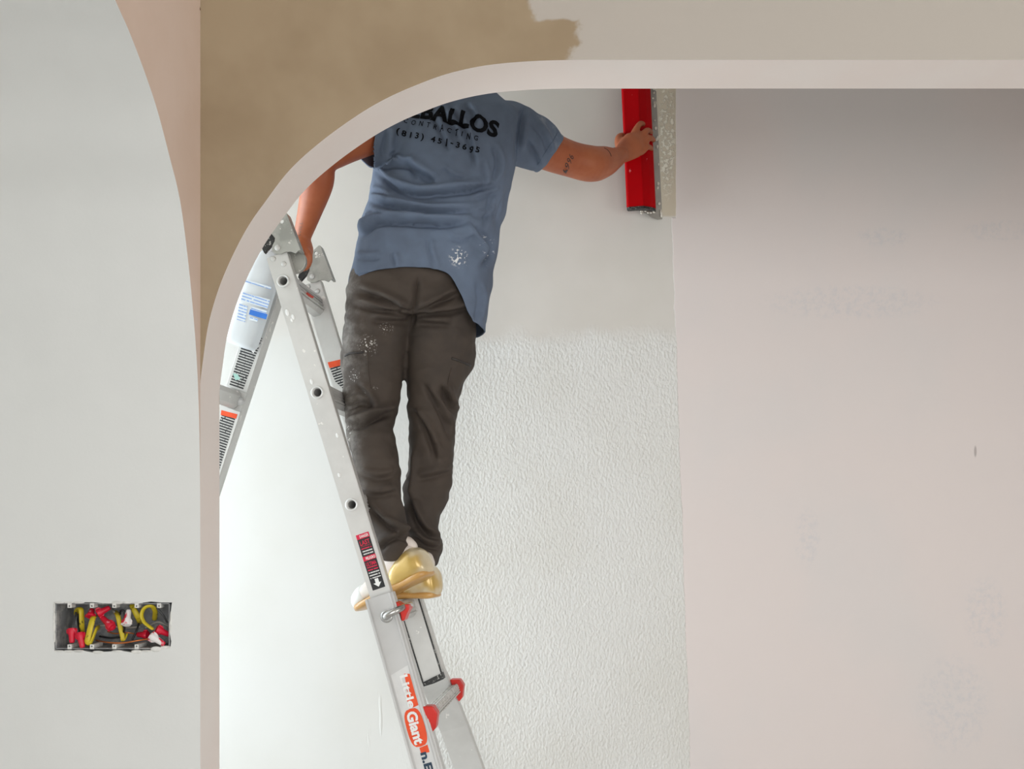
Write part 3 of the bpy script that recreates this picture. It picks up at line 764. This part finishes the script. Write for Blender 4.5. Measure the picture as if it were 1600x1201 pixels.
# flared rung ends showing as open holes in the near rail
for k in range(3):
    bm = bmesh.new()
    R = Matrix((Wv, U, vb)).transposed().to_4x4()
    c = LP(0, k * .3048, -.001)
    n = 24; rings = []
    for r_, d_ in ((.0175, .002), (.0170, -.004), (.0142, -.0065), (.0116, -.003), (.0108, .004)):
        rings.append([bm.verts.new(c + Wv * r_ * math.cos(2 * math.pi * i / n) + U * r_ * math.sin(2 * math.pi * i / n) + vb * d_) for i in range(n)])
    skin(bm, rings, caps=False)
    eo = bmesh_obj('rung_end', bm, mat('rung_end_bright', (226, 226, 224), .35, metal=.3, rgb2=(216, 216, 214)), lad, True)
    for q_ in (near_in, rungs[k]): bore(q_, c, vb, .0106, -.02, .14)
# outer rungs with red end collars
for k, u_ in enumerate((1.185, 1.49, 1.795, 2.09)):
    bn = -.003 - fl_(u_); bf = BF + .033 + np.interp(u_, [s_[0] for s_ in st_f], [s_[1] for s_ in st_f])
    rung(LP, .036, u_, bn, bf, whitep.m, half=(.014, .016))
    for b0, b1 in ((bn - .030, bn + .004), (bf - .004, bf + .030)):
        prism('red_collar', [(.034, u_ - .034), (.062, u_ - .026), (.068, u_ - .006), (.053, u_ + .028), (.040, u_ + .036), (.036, u_ + .02)], lambda a, b, d: LP(a, b, d), b0, b1, redp, lad, .003)
# locking pin with its red clip
pin_u = uv(604, 963, -.036)
pu, pw = pin_u[1], pin_u[0]
tube('lock_pin', [(LP(pw, pu, .02), .0085), (LP(pw, pu, -.045), .0088), (LP(pw + .012, pu - .004, -.058), .0088), (LP(pw + .036, pu - .008, -.050), .0085), (LP(pw + .054, pu - .010, -.012), .0080), (LP(pw + .056, pu - .010, .02), .0078)], steel, lad, n=14)
bm = bmesh.new()
rings = []
for r_, d_ in ((.0165, -.031), (.0160, -.036), (.012, -.0365)):
    rings.append([bm.verts.new(LP(pw, pu, 0) + Wv * r_ * math.cos(math.pi * i / 10) + U * r_ * math.sin(math.pi * i / 10) + vb * d_) for i in range(20)])
skin(bm, rings, caps=False); bmesh_obj('pin_washer', bm, steel, lad, True)
poly = [uv(x, y, -.02) for x, y in ((620, 939), (629, 944), (640, 943), (641.5, 950), (637, 958), (633, 969), (629, 969), (627, 957), (622, 948))]
prism('lock_clip', poly, lambda a, b, d: LP(a, b, d), -.034, .012, redp, lad, .003)

# hinge plates, one per side
plate_px = [(445, 333), (450, 337), (467.5, 391), (462, 396), (455, 393), (446, 393.5), (440, 396.5), (431, 397), (425.5, 393), (425, 386), (429, 376), (427, 369), (420, 362), (424, 352)]
black_px = [(419, 360), (425, 366), (430, 372), (429, 378), (413.5, 396), (409.5, 388)]
plate = [uv(x, y, -.004) for x, y in plate_px]; blk = [uv(x, y, -.004) for x, y in black_px]
flange = [uv(x, y, -.004) for x, y in ((445, 333), (448, 333), (470, 391), (466, 392))]
for side, b0, b1 in ((0, -.006, .0), (1, BF - .006, BF)):
    hp = prism('hinge_plate', plate, lambda a, b, d: LP(a, b, d), b0, b1, castm.m, lad, .0012)
    prism('hinge_flange', flange, lambda a, b, d: LP(a, b, d), b0 - .001, b0 + .034, castm.m, hp)
    prism('hinge_stop', blk, lambda a, b, d: LP(a, b, d), b0 - .001, b0 + .012, blackp.m, hp, .001)
    for x, y, r_, mm in ((434, 387, .0085, alu.m), (426, 403.5, .0075, alu.m), (442.5, 411.5, .0075, alu.m)):
        w_, u_ = uv(x, y, -.004); bm = bmesh.new()
        M = Matrix.Translation(LP(w_, u_, b0 if y < 395 else b0 + .006)) @ Matrix((Wv, U, vb)).transposed().to_4x4() @ Matrix.Diagonal((r_, r_, .0045, 1))
        bmesh.ops.create_uvsphere(bm, u_segments=16, v_segments=8, radius=1, matrix=M); bmesh_obj('rivet', bm, mm, hp, True)
    w_, u_ = uv(440.5, 346, -.004)
    bore(hp, LP(w_, u_, b0), vb, .0055, -.02, .02, 14)
    # rear hinge disc
    w_, u_ = uv(460, 408, .03)
    bb = .030 if side == 0 else BF + .030
    w_ -= .04 * side
    prism('hinge_disc', [(w_ + .031 * math.cos(math.pi * i / 16), u_ + .031 * math.sin(math.pi * i / 16)) for i in range(32)], lambda a, b, d: LP(a, b, d), bb, bb + .014, castm.m, lad, .002)
w_, u_ = uv(469, 405, .15)
tube('hinge_spacer', [(LP(w_, u_, .02), .011), (LP(w_, u_, .11), .011), (LP(w_, u_, .195), .011)], castm.m, lad, n=12)

# rear section
pA = uv(432, 470, BF); pB = uv(345, 737, BF)
A3 = LP(pA[0], pA[1], BF); B3 = LP(pB[0], pB[1], BF)
U2 = (B3 - A3).normalized(); W2 = U2.cross(vb).normalized()
if W2.dot(hx) > 0: W2 = -W2
RP = lambda w_, u_, b_: A3 + U2 * u_ + W2 * w_ + vb * (b_ - BF)
def uv2(x, y): return uv(x, y, 0, U2, W2, A3)
u_floor = (A3.z) / -U2.z
rear_prof = [(0, .006), (.066, .006), (.066, .052), (0, .052)]
ut = -.13
ga, gb = uv2(372, 609)[1], uv2(366, 640)[1]
for side, bo in ((1, BF), (0, -.006)):
    s_ = 1 if side else -1
    rr = sweep('rail', [(w_, bo + (b_ if side else .034 - b_)) for w_, b_ in rear_prof], [(ut, 0), (u_floor, 0)], RP, alu.m, lad)
    f0, f1 = (bo, bo + .007) if side else (bo + .027, bo + .034)
    prism('rail_cover', [(0, ut), (.066, ut), (.066, ga), (0, ga)], RP, f0, f1, alu.m, rr, .001)
    prism('rail_cover', [(0, gb), (.066, gb), (.066, u_floor - .02), (0, u_floor - .02)], RP, f0, f1, alu.m, rr, .001)
    prism('foot', [(-.006, u_floor - .03), (.072, u_floor - .03), (.072, u_floor), (-.006, u_floor)], RP, bo - .004, bo + .056, blackp.m, rr, .002)
gm = (ga + gb) / 2
tube('rung_socket', [(RP(.012, gm, BF + .003), .0125), (RP(.06, gm, BF + .003), .0125)], alu2, lad, n=14, k=1)
for k in range(1, 6): rung(RP, .034, gm + (k - 1) * .3048 if k > 1 else gm + .001, .028, BF + .004)
for b0 in (-.04, BF + .03):                                   # feet of the climbing side
    bo = -fl_(2.1) if b0 < 0 else .255
    prism('foot', [(-.04, 2.125), (.05, 2.125), (.035, 2.165), (-.06, 2.130)], lambda a, b, d: LP(a, b, d), b0 + bo, b0 + bo + .04, blackp.m, lad, .002)

# stickers
def stripe_mat(name, base, ink_, sc):
    g = NT(name, 0.45)
    bt = g.n.new('ShaderNodeTexBrick'); bt.inputs['Scale'].default_value = sc; bt.offset = .37
    bt.inputs['Color1'].default_value = (*lin(ink_), 1); bt.inputs['Color2'].default_value = (*lin(ink_), 1); bt.inputs['Mortar'].default_value = (*lin(base), 1)
    bt.inputs['Brick Width'].default_value = .85; bt.inputs['Row Height'].default_value = .22; bt.inputs['Mortar Size'].default_value = .05
    return g, bt
def label_mat(name, base, ink_, ru, rw, row, word):
    """rows of tiny illegible print: ru = reading direction's normal (down the lines), rw = along a line"""
    g = NT(name, 0.45)
    def along(v):
        q = g.n.new('ShaderNodeVectorMath'); q.operation = 'DOT_PRODUCT'; g.L.new(g.obj, q.inputs[0]); q.inputs[1].default_value = tuple(v); return q.outputs['Value']
    a, b = along(ru), along(rw)
    ln = g.math('FRACT', g.math('DIVIDE', a, row)); rows = g.math('MULTIPLY', g.step(ln, .36, .46), g.step(ln, .88, .78))
    cv = g.n.new('ShaderNodeCombineXYZ'); g.L.new(g.math('DIVIDE', b, word), cv.inputs[0]); g.L.new(g.math('FLOOR', g.math('DIVIDE', a, row)), cv.inputs[1])
    nz = g.noise(3.0, 2, .7, vec=cv.outputs[0])
    f = g.math('MULTIPLY', rows, g.step(nz, .38, .46))
    g.color(g.mix(f, base, ink_)); return g.m
small_lbl = label_mat('fine_print_label', (44, 44, 46), (196, 194, 190), tuple(U2), tuple(W2), .0078, .022)
small_lbl2 = label_mat('fine_print_label_front', (40, 40, 42), (205, 203, 200), tuple(U), tuple(Wv), .0078, .022)
orange = mat('sticker_orange', (238, 84, 34), 0.45, rgb2=(228, 74, 28), vscale=40)
crim = mat('sticker_crimson', (214, 28, 70), 0.45, rgb2=(204, 24, 62), vscale=40)
blk_s = mat('sticker_black', (32, 32, 34), 0.45, rgb2=(40, 40, 42), vscale=40)
wht = mat('sticker_white', (238, 238, 236), 0.45, rgb2=(228, 228, 226), vscale=40)
def sticker(name, px_, m, parent, b, depth=.0006, rear=False, b_uv=None):
    if rear: return prism(name, [uv2(x, y) for x, y in px_], RP, BF - depth, BF, m, parent)
    return prism(name, [uv(x, y, b) for x, y in px_], lambda a, c_, d: LP(a, c_, d), b - depth, b, m, parent)
sticker('warning_label', [(383, 524), (410, 528), (380, 608), (358.5, 601)], small_lbl, lad, BF, rear=True)
ol = sticker('warning_label', [(347, 646), (368, 652.5), (343, 733), (322, 726)], small_lbl, lad, BF, rear=True)
sticker('label_header', [(346, 640.5), (371, 647), (369, 654), (345, 648)], orange, ol, BF, rear=True, depth=.0009)
sticker('label_tear', [(396, 536), (401, 533), (406, 540), (400, 546), (396, 552), (393, 548)], wht, lad, BF, rear=True, depth=.001)
sticker('label_tear', [(364, 583), (371, 584), (376, 592), (368, 594)], mat('paint_mint', (160, 200, 190), .6, rgb2=(170, 208, 198)), lad, BF, rear=True, depth=.001)
fl2 = sticker('warning_label', [(515, 574), (541, 568), (545, 600), (537, 608), (524, 596)], small_lbl2, lad, BF)
sticker('label_header', [(512, 566), (538, 560), (540, 569), (515, 575)], orange, fl2, BF, depth=.0009)
sticker('label_header', [(472, 452), (477, 454), (491, 464), (488, 466), (473, 458)], mat('sticker_faded_red', (186, 74, 62), .6, rgb2=(170, 64, 54)), lad, .14)

# danger sticker on the near rail
ds = sticker('danger_label', [(556, 836.5), (575.7, 830), (602, 916), (582.6, 922.5)], blk_s, lad, 0)
(wa, ua), (wb, ub), (wc, uc), (wd_, ud) = [uv(x, y, 0) for x, y in ((556, 836.5), (575.7, 830), (602, 916), (582.6, 922.5))]
LW, LH = wb - wa, ud - ua
DL = lambda s_, t_: LP(wa + LW * s_ + (wd_ - wa) * t_, ua + LH * t_ + (ub - ua) * s_, 0)
def dl_quad(name, t0, t1, m, s0=0.0, s1=1.0, off=.0011):
    v = [DL(s0, t0), DL(s1, t0), DL(s1, t1), DL(s0, t1)]; v = [q - vb * off for q in v]
    return mk(name, v, [(0, 1, 2, 3)], m, ds)
dl_quad('label_band', 0, .085, crim); dl_quad('label_band', .395, .475, crim)
rdir_ = (DL(1, 0) - DL(0, 0)).normalized(); udir_ = -U
def dl_text(t, s0, t0, s1, h, m, bold=.02):
    o_ = DL(s0, t0); text_on('lettering', t, o_, rdir_, udir_, (DL(s1, t0) - o_).length, h * LH, m, ds, bold, 1.0, None, .0018, ray=vb)
dl_text('DANGER', .25, .070, .93, .05, wht)
dl_text('LAST', .12, .20, .9, .085, crim); dl_text('PELIGRO', .22, .462, .95, .05, wht); dl_text('ULTIMA', .1, .575, .9, .07, crim)
redlines = label_mat('red_print', (44, 34, 36), (200, 30, 66), tuple(U), tuple(Wv), .0072, .02)
whtlines = label_mat('white_print', (32, 32, 34), (214, 212, 210), tuple(U), tuple(Wv), .0072, .02)
dl_quad('label_print', .215, .285, redlines, .1, .9); dl_quad('label_print', .295, .385, whtlines, .12, .9)
dl_quad('label_print', .585, .665, redlines, .1, .9); dl_quad('label_print', .675, .80, whtlines, .1, .92)
ar = [(.38, .815), (.66, .815), (.66, .89), (.82, .89), (.52, .965), (.20, .89), (.38, .89)]
mk('label_arrow', [DL(*q) - vb * .0011 for q in ar], [tuple(range(7))], wht, ds)

# brand sticker down the outer near rail; the bottom end bends with the rail's flare
bs_b = lambda u_: -.0312 - fl_(u_)
def on_outer(w_, u_, off=.0004): return LP(w_, u_, bs_b(u_) - off)
def oq(name, pts, m, parent, off):
    us = pts; bm = bmesh.new(); bm.faces.new([bm.verts.new(on_outer(w_, u_, off)) for w_, u_ in us]); return bmesh_obj(name, bm, m, parent)
u1 = uv(640, 1040, -.035)[1]; u2 = uv(700, 1215, -.05)[1]
pale_s = mat('sticker_pale', (222, 222, 220), 0.5, rgb2=(212, 212, 211), vscale=30)
bs = oq('brand_label', [(-.021, u1 + .008), (.028, u1 - .004), (.028, u2), (-.021, u2)], pale_s, lad, .0005)
rr_ = random.Random(5)
ua_, ub_ = uv(644, 1048, -.04)[1], uv(655, 1102, -.04)[1]; uc_ = uv(668, 1160, -.045)[1]
le = [(.026, ua_)]; n_ = 9
left_edge = []
for i in range(n_ + 1):
    t = i / n_; left_edge.append((.012 - .012 * t + rr_.uniform(-.004, .004), ua_ + (ub_ - ua_) * t))
om = orange
oq('brand_patch', [(.027, ua_ + .004), (.027, ub_ - .004)] + left_edge[::-1], om, bs, .0010)
gi = []
for i in range(20):
    a = 2 * math.pi * i / 20; gi.append((.005 + .0235 * math.copysign(abs(math.cos(a)) ** .6, math.cos(a)), (ub_ + uc_) / 2 + (uc_ - ub_) / 2 * 1.02 * math.copysign(abs(math.sin(a)) ** .7, math.sin(a))))
oq('brand_patch', gi, om, bs, .0012)
def down_text(t, w0, ua2, ub2, h, m, bold=.03):
    me = text_mesh(t, 1.0, bold); co = coords(me); mn, mx = co.min(0), co.max(0)
    co2 = np.array([on_outer(w0 + (c_[1] - mn[1]) / (mx[1] - mn[1]) * h, ua2 + (c_[0] - mn[0]) / (mx[0] - mn[0]) * (ub2 - ua2), .0018)[:] for c_ in co])
    me.vertices.foreach_set('co', co2.ravel()); me.update(); link('lettering', me, m, bs)
down_text('Little', .000, ua_ + .002, ub_ - .001, .021, wht, .03)
down_text('Giant', -.010, ub_ + .006, uc_ - .006, .028, wht, .04)
ud_ = uv(690, 1205, -.055)[1]
oq('brand_patch', [(.0, uc_ + .003), (.022, uc_ + .001), (.022, uc_ + .020), (.0, uc_ + .018)], om, bs, .0010)
down_text('n.EC', -.002, uc_ + .016, ud_ + .012, .022, mat('sticker_navy', (28, 52, 72), .45, rgb2=(34, 64, 88)), .04)
# plaster drips on the near rail
for x, y, r_ in ((449, 488, .010), (458, 495, .008), (487, 596, .008), (527, 680, .007), (530, 742, .007), (456, 500, .006)):
    w_, u_ = uv(x, y, 0); bm = bmesh.new()
    M = Matrix.Translation(LP(w_, u_, 0)) @ Matrix((Wv, U, vb)).transposed().to_4x4() @ Matrix.Diagonal((r_ * .55, r_, .002, 1))
    bmesh.ops.create_uvsphere(bm, u_segments=10, v_segments=6, radius=1, matrix=M); bmesh_obj('plaster_drip', bm, wht, lad, True)

# frosted plastic bottle hung on the rear rail
bt = NT('frosted_plastic', 0.35)
bt.b.inputs['Base Color'].default_value = (*lin((240, 244, 246)), 1); bt.b.inputs['Transmission Weight'].default_value = .35
bt.b.inputs['IOR'].default_value = 1.25
bm = bmesh.new(); rings = []
wl = .092
for u_, k_ in crom([(-.125, .40), (-.11, .62), (-.075, .84), (-.035, .97), (.03, 1), (.10, 1), (.130, 1), (.150, .95), (.159, .80), (.162, .45)], 4):
    cw = .046
    rings.append([bm.verts.new(v) for v in ring(RP(cw, u_, BF - .036), W2 * (wl / 2 * k_), vb * (.033 * k_), 28, 3.2)])
skin(bm, rings)
bo_ = bmesh_obj('plastic_bottle', bm, bt.m, None, True)
neck_ = tube('bottle_cap', [(RP(.046, -.128, BF - .036), .016), (RP(.046, -.15, BF - .036), .016)], mat('cap_white', (232, 234, 236), .4, rgb2=(224, 226, 230)), bo_, n=18, k=1)
tag(bo_, 'frosted plastic bottle with blue print against the rear ladder rail', 'bottle')
blue = mat('print_blue', (52, 122, 214), .5, rgb2=(46, 112, 204), vscale=40)
bluelines = label_mat('blue_print', (222, 230, 236), (140, 172, 224), tuple(U2), tuple(W2), .0085, .03)
bb_ = BF - .0705
def bq(name, px_, m, off=0): return mk(name, [RP(*uv_b(x, y), bb_ - off) for x, y in px_], [(0, 1, 2, 3)], m, bo_)
def uv_b(x, y):
    d = P(x, y, 1.0) - EYE_POS; q = A3 + vb * (bb_ - BF); t = (q - EYE_POS).dot(vb) / d.dot(vb); p = EYE_POS + d * t - q
    return p.dot(W2), p.dot(U2)
bq('print', [(384, 436), (424, 448), (423, 452), (383, 440)], bluelines)
bq('print', [(380, 456), (422, 468), (418, 482), (376, 470)], bluelines)
bq('print', [(374, 474), (387, 478), (383, 503), (370, 499)], bluelines)
bq('print', [(393, 479), (417, 485), (416, 490), (392, 484)], bluelines)
bq('print_banner', [(391, 483), (418, 491), (416, 499), (389, 491)], blue, .0004)
bq('print', [(390, 494), (403, 498), (402, 503), (389, 499)], bluelines)

# ---------------------------------------------------------------- the skimming blade
rg = NT('blade_red', 0.5); rg.b.inputs['Specular IOR Level'].default_value = .08
cr = rg.mix(rg.step(rg.noise(4, 3), .35, .7), (182, 0, 10), (168, 0, 8))
rg.color(rg.mix(rg.step(rg.noise(55, 4, .75, sep=(1, 1, .6)), .66, .74), cr, (216, 130, 132))); rg.b.inputs['Coat Weight'].default_value = .03
YH = 3.385
T0, T1 = P(993, 112, YH), P(1002.5, 324, YH)
ax = (T1 - T0); LB = ax.length; ax.normalize(); rt = Vector((0, 1, 0)).cross(ax); rt = rt if rt.x > 0 else -rt
BP = lambda a, d, l: T0 + rt * a + Vector((0, 1, 0)) * d + ax * l
bl = empty('skimming_blade', T1); tag(bl, 'long red skimming blade held flat against the wall', 'tool')
prof = [(-.052, -.006), (-.046, -.014), (.004, -.018), (.010, -.014), (.030, -.004), (.048, .012), (.053, .026), (.046, .030), (.028, .016), (.004, .006), (-.046, .008)]
bmx = bmesh.new(); add_prism(bmx, prof, lambda a, b, d: BP(a, b, d), 0, LB); bmesh.ops.recalc_face_normals(bmx, faces=bmx.faces)
bmesh.ops.bevel(bmx, geom=[e for e in bmx.edges if e.calc_face_angle(0) > .35], offset=.0015, segments=2, affect='EDGES')
bmesh_obj('handle_extrusion', bmx, rg.m, bl)
for l0, l1 in ((-.008, 0), (LB, LB + .009)):
    prism('end_cap', [(a * .985, b) for a, b in prof], lambda a, b, d: BP(a, b, d), l0, l1, blackp.m, bl, .001)
sb = mat('spring_steel', (158, 154, 148), .6, metal=.2, rgb2=(172, 168, 160), vscale=20)
def blade_pt(a, d, l): return BP(a, d, l)
bm = bmesh.new()
out = [(-.005, -.004), (.075, -.004), (.0755, LB * .5), (.0765, LB + .028), (.060, LB + .031), (.040, LB + .026), (.018, LB + .012), (-.005, LB + .006)]
add_prism(bm, out, lambda a, b, d: BP(a, d + .024 + max(a, 0) * .30, b), 0, .0015)
bmesh_obj('steel_blade', bm, sb, bl)
mudm = mat('wet_mud', (222, 216, 204), .5, rgb2=(206, 198, 184), vscale=60, bump=.4, bscale=90)
bm = bmesh.new(); rb = random.Random(11)
for i in range(26):
    t = rb.random(); add_ball(bm, BP(.066 + rb.uniform(-.004, .008), .040, t * (LB + .02)), rb.uniform(.002, .005), .003, rb.uniform(.003, .009), 8)
for i in range(8): add_ball(bm, BP(rb.uniform(-.01, .05), .02, LB + rb.uniform(.006, .014)), .005, .004, .003, 8)
mo = bmesh_obj('mud_bead', bm, mudm, bl, True); mo['kind'] = 'stuff'

# ---------------------------------------------------------------- the open switch box
boxm = NT('box_plastic', 0.6)
boxm.color(boxm.mix(boxm.step(boxm.noise(30, 4, .7), .45, .65), (128, 130, 132), (172, 172, 170)))
lip = mat('box_lip', (206, 206, 202), .6, rgb2=(232, 232, 228), vscale=60, bump=.3, bscale=120)
bx0, bx1, bz0, bz1 = hx0 + .002, hx1 - .002, hz0 + .004, hz1 - .001
BD = .085
sbx = empty('switch_box', (bx0 / 2 + bx1 / 2, YF + BD, bz0)); tag(sbx, 'open five-gang electrical box set in the pale grey wall', 'electrical box')
def panel(name, lo, hi, m=None): return box(name, lo, hi, m or boxm.m, sbx, .0006)
panel('box_back', (bx0, YF + BD - .002, bz0), (bx1, YF + BD, bz1))
panel('box_side', (bx0, YF + .001, bz0), (bx0 + .0025, YF + BD, bz1)); panel('box_side', (bx1 - .0025, YF + .001, bz0), (bx1, YF + BD, bz1))
panel('box_side', (bx0, YF + .001, bz0), (bx1, YF + BD, bz0 + .0025)); panel('box_side', (bx0, YF + .001, bz1 - .0025), (bx1, YF + BD, bz1))
for i in range(5):
    x_ = P(60 + (325 + i * 233) / 6.667, 0, YF).x
    for z_, s_ in ((bz1, -1), (bz0, 1)):
        if s_ > 0 and i == 4: continue
        t_ = panel('screw_tab', (x_ - .0042, YF - .001, min(z_, z_ + s_ * .010)), (x_ + .0042, YF + .045 if s_ > 0 else YF + .02, max(z_, z_ + s_ * .010)), lip)
        bore(t_, Vector((x_, YF, z_ + s_ * .0062)), Vector((0, 1, 0)), .0018, -.01, .016, 10)
bm = bmesh.new(); rl = random.Random(4)
for (xa, za), (xb, zb) in zip(hole, hole[1:] + hole[:1]):
    if rl.random() < .72:
        c_ = Vector(((xa + xb) / 2, YF + .001, (za + zb) / 2)); add_ball(bm, c_, abs(xa - xb) * .55 + .002, .0025, abs(za - zb) * .55 + rl.uniform(.0015, .003), 8)
ri = bmesh_obj('plaster_rim', bm, lip, sbx, True); ri['kind'] = 'stuff'

ZB = lambda x, y, d: P(60 + x / 6.667, 910 + y / 6.667, YF + d)
redn = NT('connector_red', .4); redn.color(redn.mix(redn.step(redn.noise(70, 3), .62, .68), (214, 26, 56), (232, 140, 150)))
redw = NT('connector_smeared', .5); redw.color(redw.mix(redw.step(redw.noise(45, 3), .44, .52), (210, 26, 60), (234, 230, 228)))
def connector(a, b, da, db, label, m=redn.m, group='red wire connectors in the switch box', wide=.0082):
    """wire connector: wide ribbed mouth at a, blunt tip at b, two side wings"""
    A_, B_ = ZB(*a, da), ZB(*b, db); d = (B_ - A_); L_ = d.length; d.normalize()
    bm = bmesh.new(); n = 16; u0 = d.orthogonal().normalized(); v0 = d.cross(u0); rings = []
    for t, r_ in ((.10, .55), (0, .95), (.03, 1.02), (.30, .98), (.42, .80), (.9, .62), (.98, .52), (1.0, .3)):
        rings.append([bm.verts.new(A_ + d * (L_ * t) + (u0 * math.cos(2 * math.pi * i / n) + v0 * math.sin(2 * math.pi * i / n)) * wide * r_ * (1 + (.06 if i % 2 else 0))) for i in range(n)])
    skin(bm, rings)
    o_ = bmesh_obj('wire_connector', bm, m, None, True)
    for s_ in (-1, 1):
        pl = [(.05, .9), (.05, 1.35), (.30, 1.3), (.45, .8)]
        bm = bmesh.new(); ln = Vector((d.z, 0, -d.x)) * s_; ln = ln.normalized() if ln.length > .01 else u0
        nn = d.cross(ln).normalized()
        add_prism(bm, pl, lambda p_, q_, k_: A_ + d * (L_ * p_) + ln * (wide * q_) + nn * k_, -.0015, .0015)
        bmesh_obj('wing', bm, m, o_)
    return tag(o_, label, 'wire connector', group)
for a, b, da, db, lb in (
    ((350, 475), (350, 628), .012, .006, 'red wire connector hanging mouth up below the grey wire'),
    ((433, 522), (460, 678), .008, .0, 'red wire connector hanging next to the yellow hairpin cable'),
    ((540, 358), (562, 275), .02, .032, 'red wire connector standing upright on top of the yellow hairpin cable'),
    ((610, 325), (745, 258), .018, .03, 'red wire connector lying tip up under the box top edge'),
    ((772, 468), (652, 352), .006, .025, 'red wire connector slanting mouth down above the copper wires'),
    ((1140, 545), (1028, 540), .04, .045, 'red wire connector lying deep behind the long copper wire'),
    ((1228, 482), (1365, 542), .006, .018, 'clean red wire connector lying over the plaster-smeared one')):
    connector(a, b, da, db, lb)
connector((915, 445), (942, 282), -.004, .012, 'red wire connector with a white plaster-coated mouth', redw.m)
connector((1165, 548), (1315, 645), -.002, .0, 'red wire connector almost wholly smeared with white plaster', redw.m)
yel = NT('cable_yellow', .45)
yel.color(yel.mix(yel.step(yel.noise(60, 3, .7), .58, .64), (206, 186, 42), (120, 108, 30)))
def cable(pts, r_, label, m=yel.m, name='cable', cat='cable', group=None, flat=.5):
    o_ = tube(name, [(ZB(x, y, d), r_) for x, y, d in pts], m, None, n=10, flat=flat, ref=(1, 0, .2))
    return tag(o_, label, cat, group)
cable([(400, 330, .06), (405, 285, .045), (440, 270, .03), (450, 340, .028), (455, 490, .035), (460, 560, .06)], .0058, 'printed yellow cable bent over behind the leftmost red connectors')
cable([(590, 350, .05), (565, 380, .012), (520, 560, .002), (510, 618, .002), (545, 622, .006), (600, 490, .02), (625, 470, .05)], .0062, 'yellow cable folded in a tight hairpin at the box front')
cable([(800, 300, .06), (828, 345, .018), (850, 450, .016), (872, 540, .018), (885, 600, .02), (915, 545, .03)], .0048, 'straight yellow cable end beside the plaster-coated connector')
cable([(975, 235, .03), (1000, 290, .022), (1045, 375, .028), (1060, 420, .06)], .0058, 'short slanting yellow cable under the box top edge')
cable([(1210, 380, .055), (1215, 300, .03), (1180, 245, .012), (1110, 260, .008), (1075, 330, .008), (1100, 410, .006), (1180, 475, .004)], .0052, 'yellow cable curled into an open loop')
cop = mat('copper', (214, 132, 78), .35, metal=.7, rgb2=(196, 112, 62), vscale=60)
cable([(600, 600, .05), (720, 622, .014), (880, 628, .008), (1020, 605, .008), (1150, 585, .02)], .0017, 'long bare copper wire along the box bottom', cop, 'wire', 'wire', flat=1)
cable([(720, 510, .05), (800, 530, .04), (920, 520, .035), (1060, 545, .05)], .0015, 'bare copper wire deep behind the connectors', cop, 'wire', 'wire', flat=1)
gw = mat('wire_grey', (86, 88, 90), .5, rgb2=(70, 72, 74), vscale=40); bw = mat('wire_black', (26, 26, 28), .45, rgb2=(34, 34, 36), vscale=40); ww = mat('wire_white', (176, 172, 164), .5, rgb2=(150, 146, 140), vscale=30)
for pts, m, lb in (
    ([(395, 300, .05), (380, 370, .03), (355, 478, .014)], gw, 'grey wire running into a red connector mouth'),
    ([(415, 310, .055), (412, 400, .05), (430, 520, .012)], bw, 'black wire dropping behind the printed yellow cable'),
    ([(850, 330, .05), (860, 290, .03), (900, 320, .03), (880, 540, .03), (900, 450, .004)], bw, 'black wire ending in the plaster-coated connector'),
    ([(760, 270, .06), (800, 320, .04), (850, 440, .05)], ww, 'white wire behind the straight yellow cable'),
    ([(1050, 400, .05), (1030, 480, .035), (980, 590, .03)], bw, 'black wire hanging beside the open cable loop'),
    ([(1240, 270, .02), (1300, 340, .02), (1340, 410, .035)], gw, 'thick grey wire slanting across the box right end'),
    ([(560, 440, .06), (750, 450, .06), (900, 470, .06), (1050, 460, .06)], ww, 'white wire lying across the box back'),
    ([(640, 560, .06), (760, 575, .055), (900, 560, .06)], bw, 'black wire lying low across the box back'),
    ([(1120, 470, .06), (1240, 410, .05), (1350, 450, .055)], ww, 'white wire behind the open cable loop')):
    cable(pts, .0021, lb, m, 'wire', 'wire', flat=1)
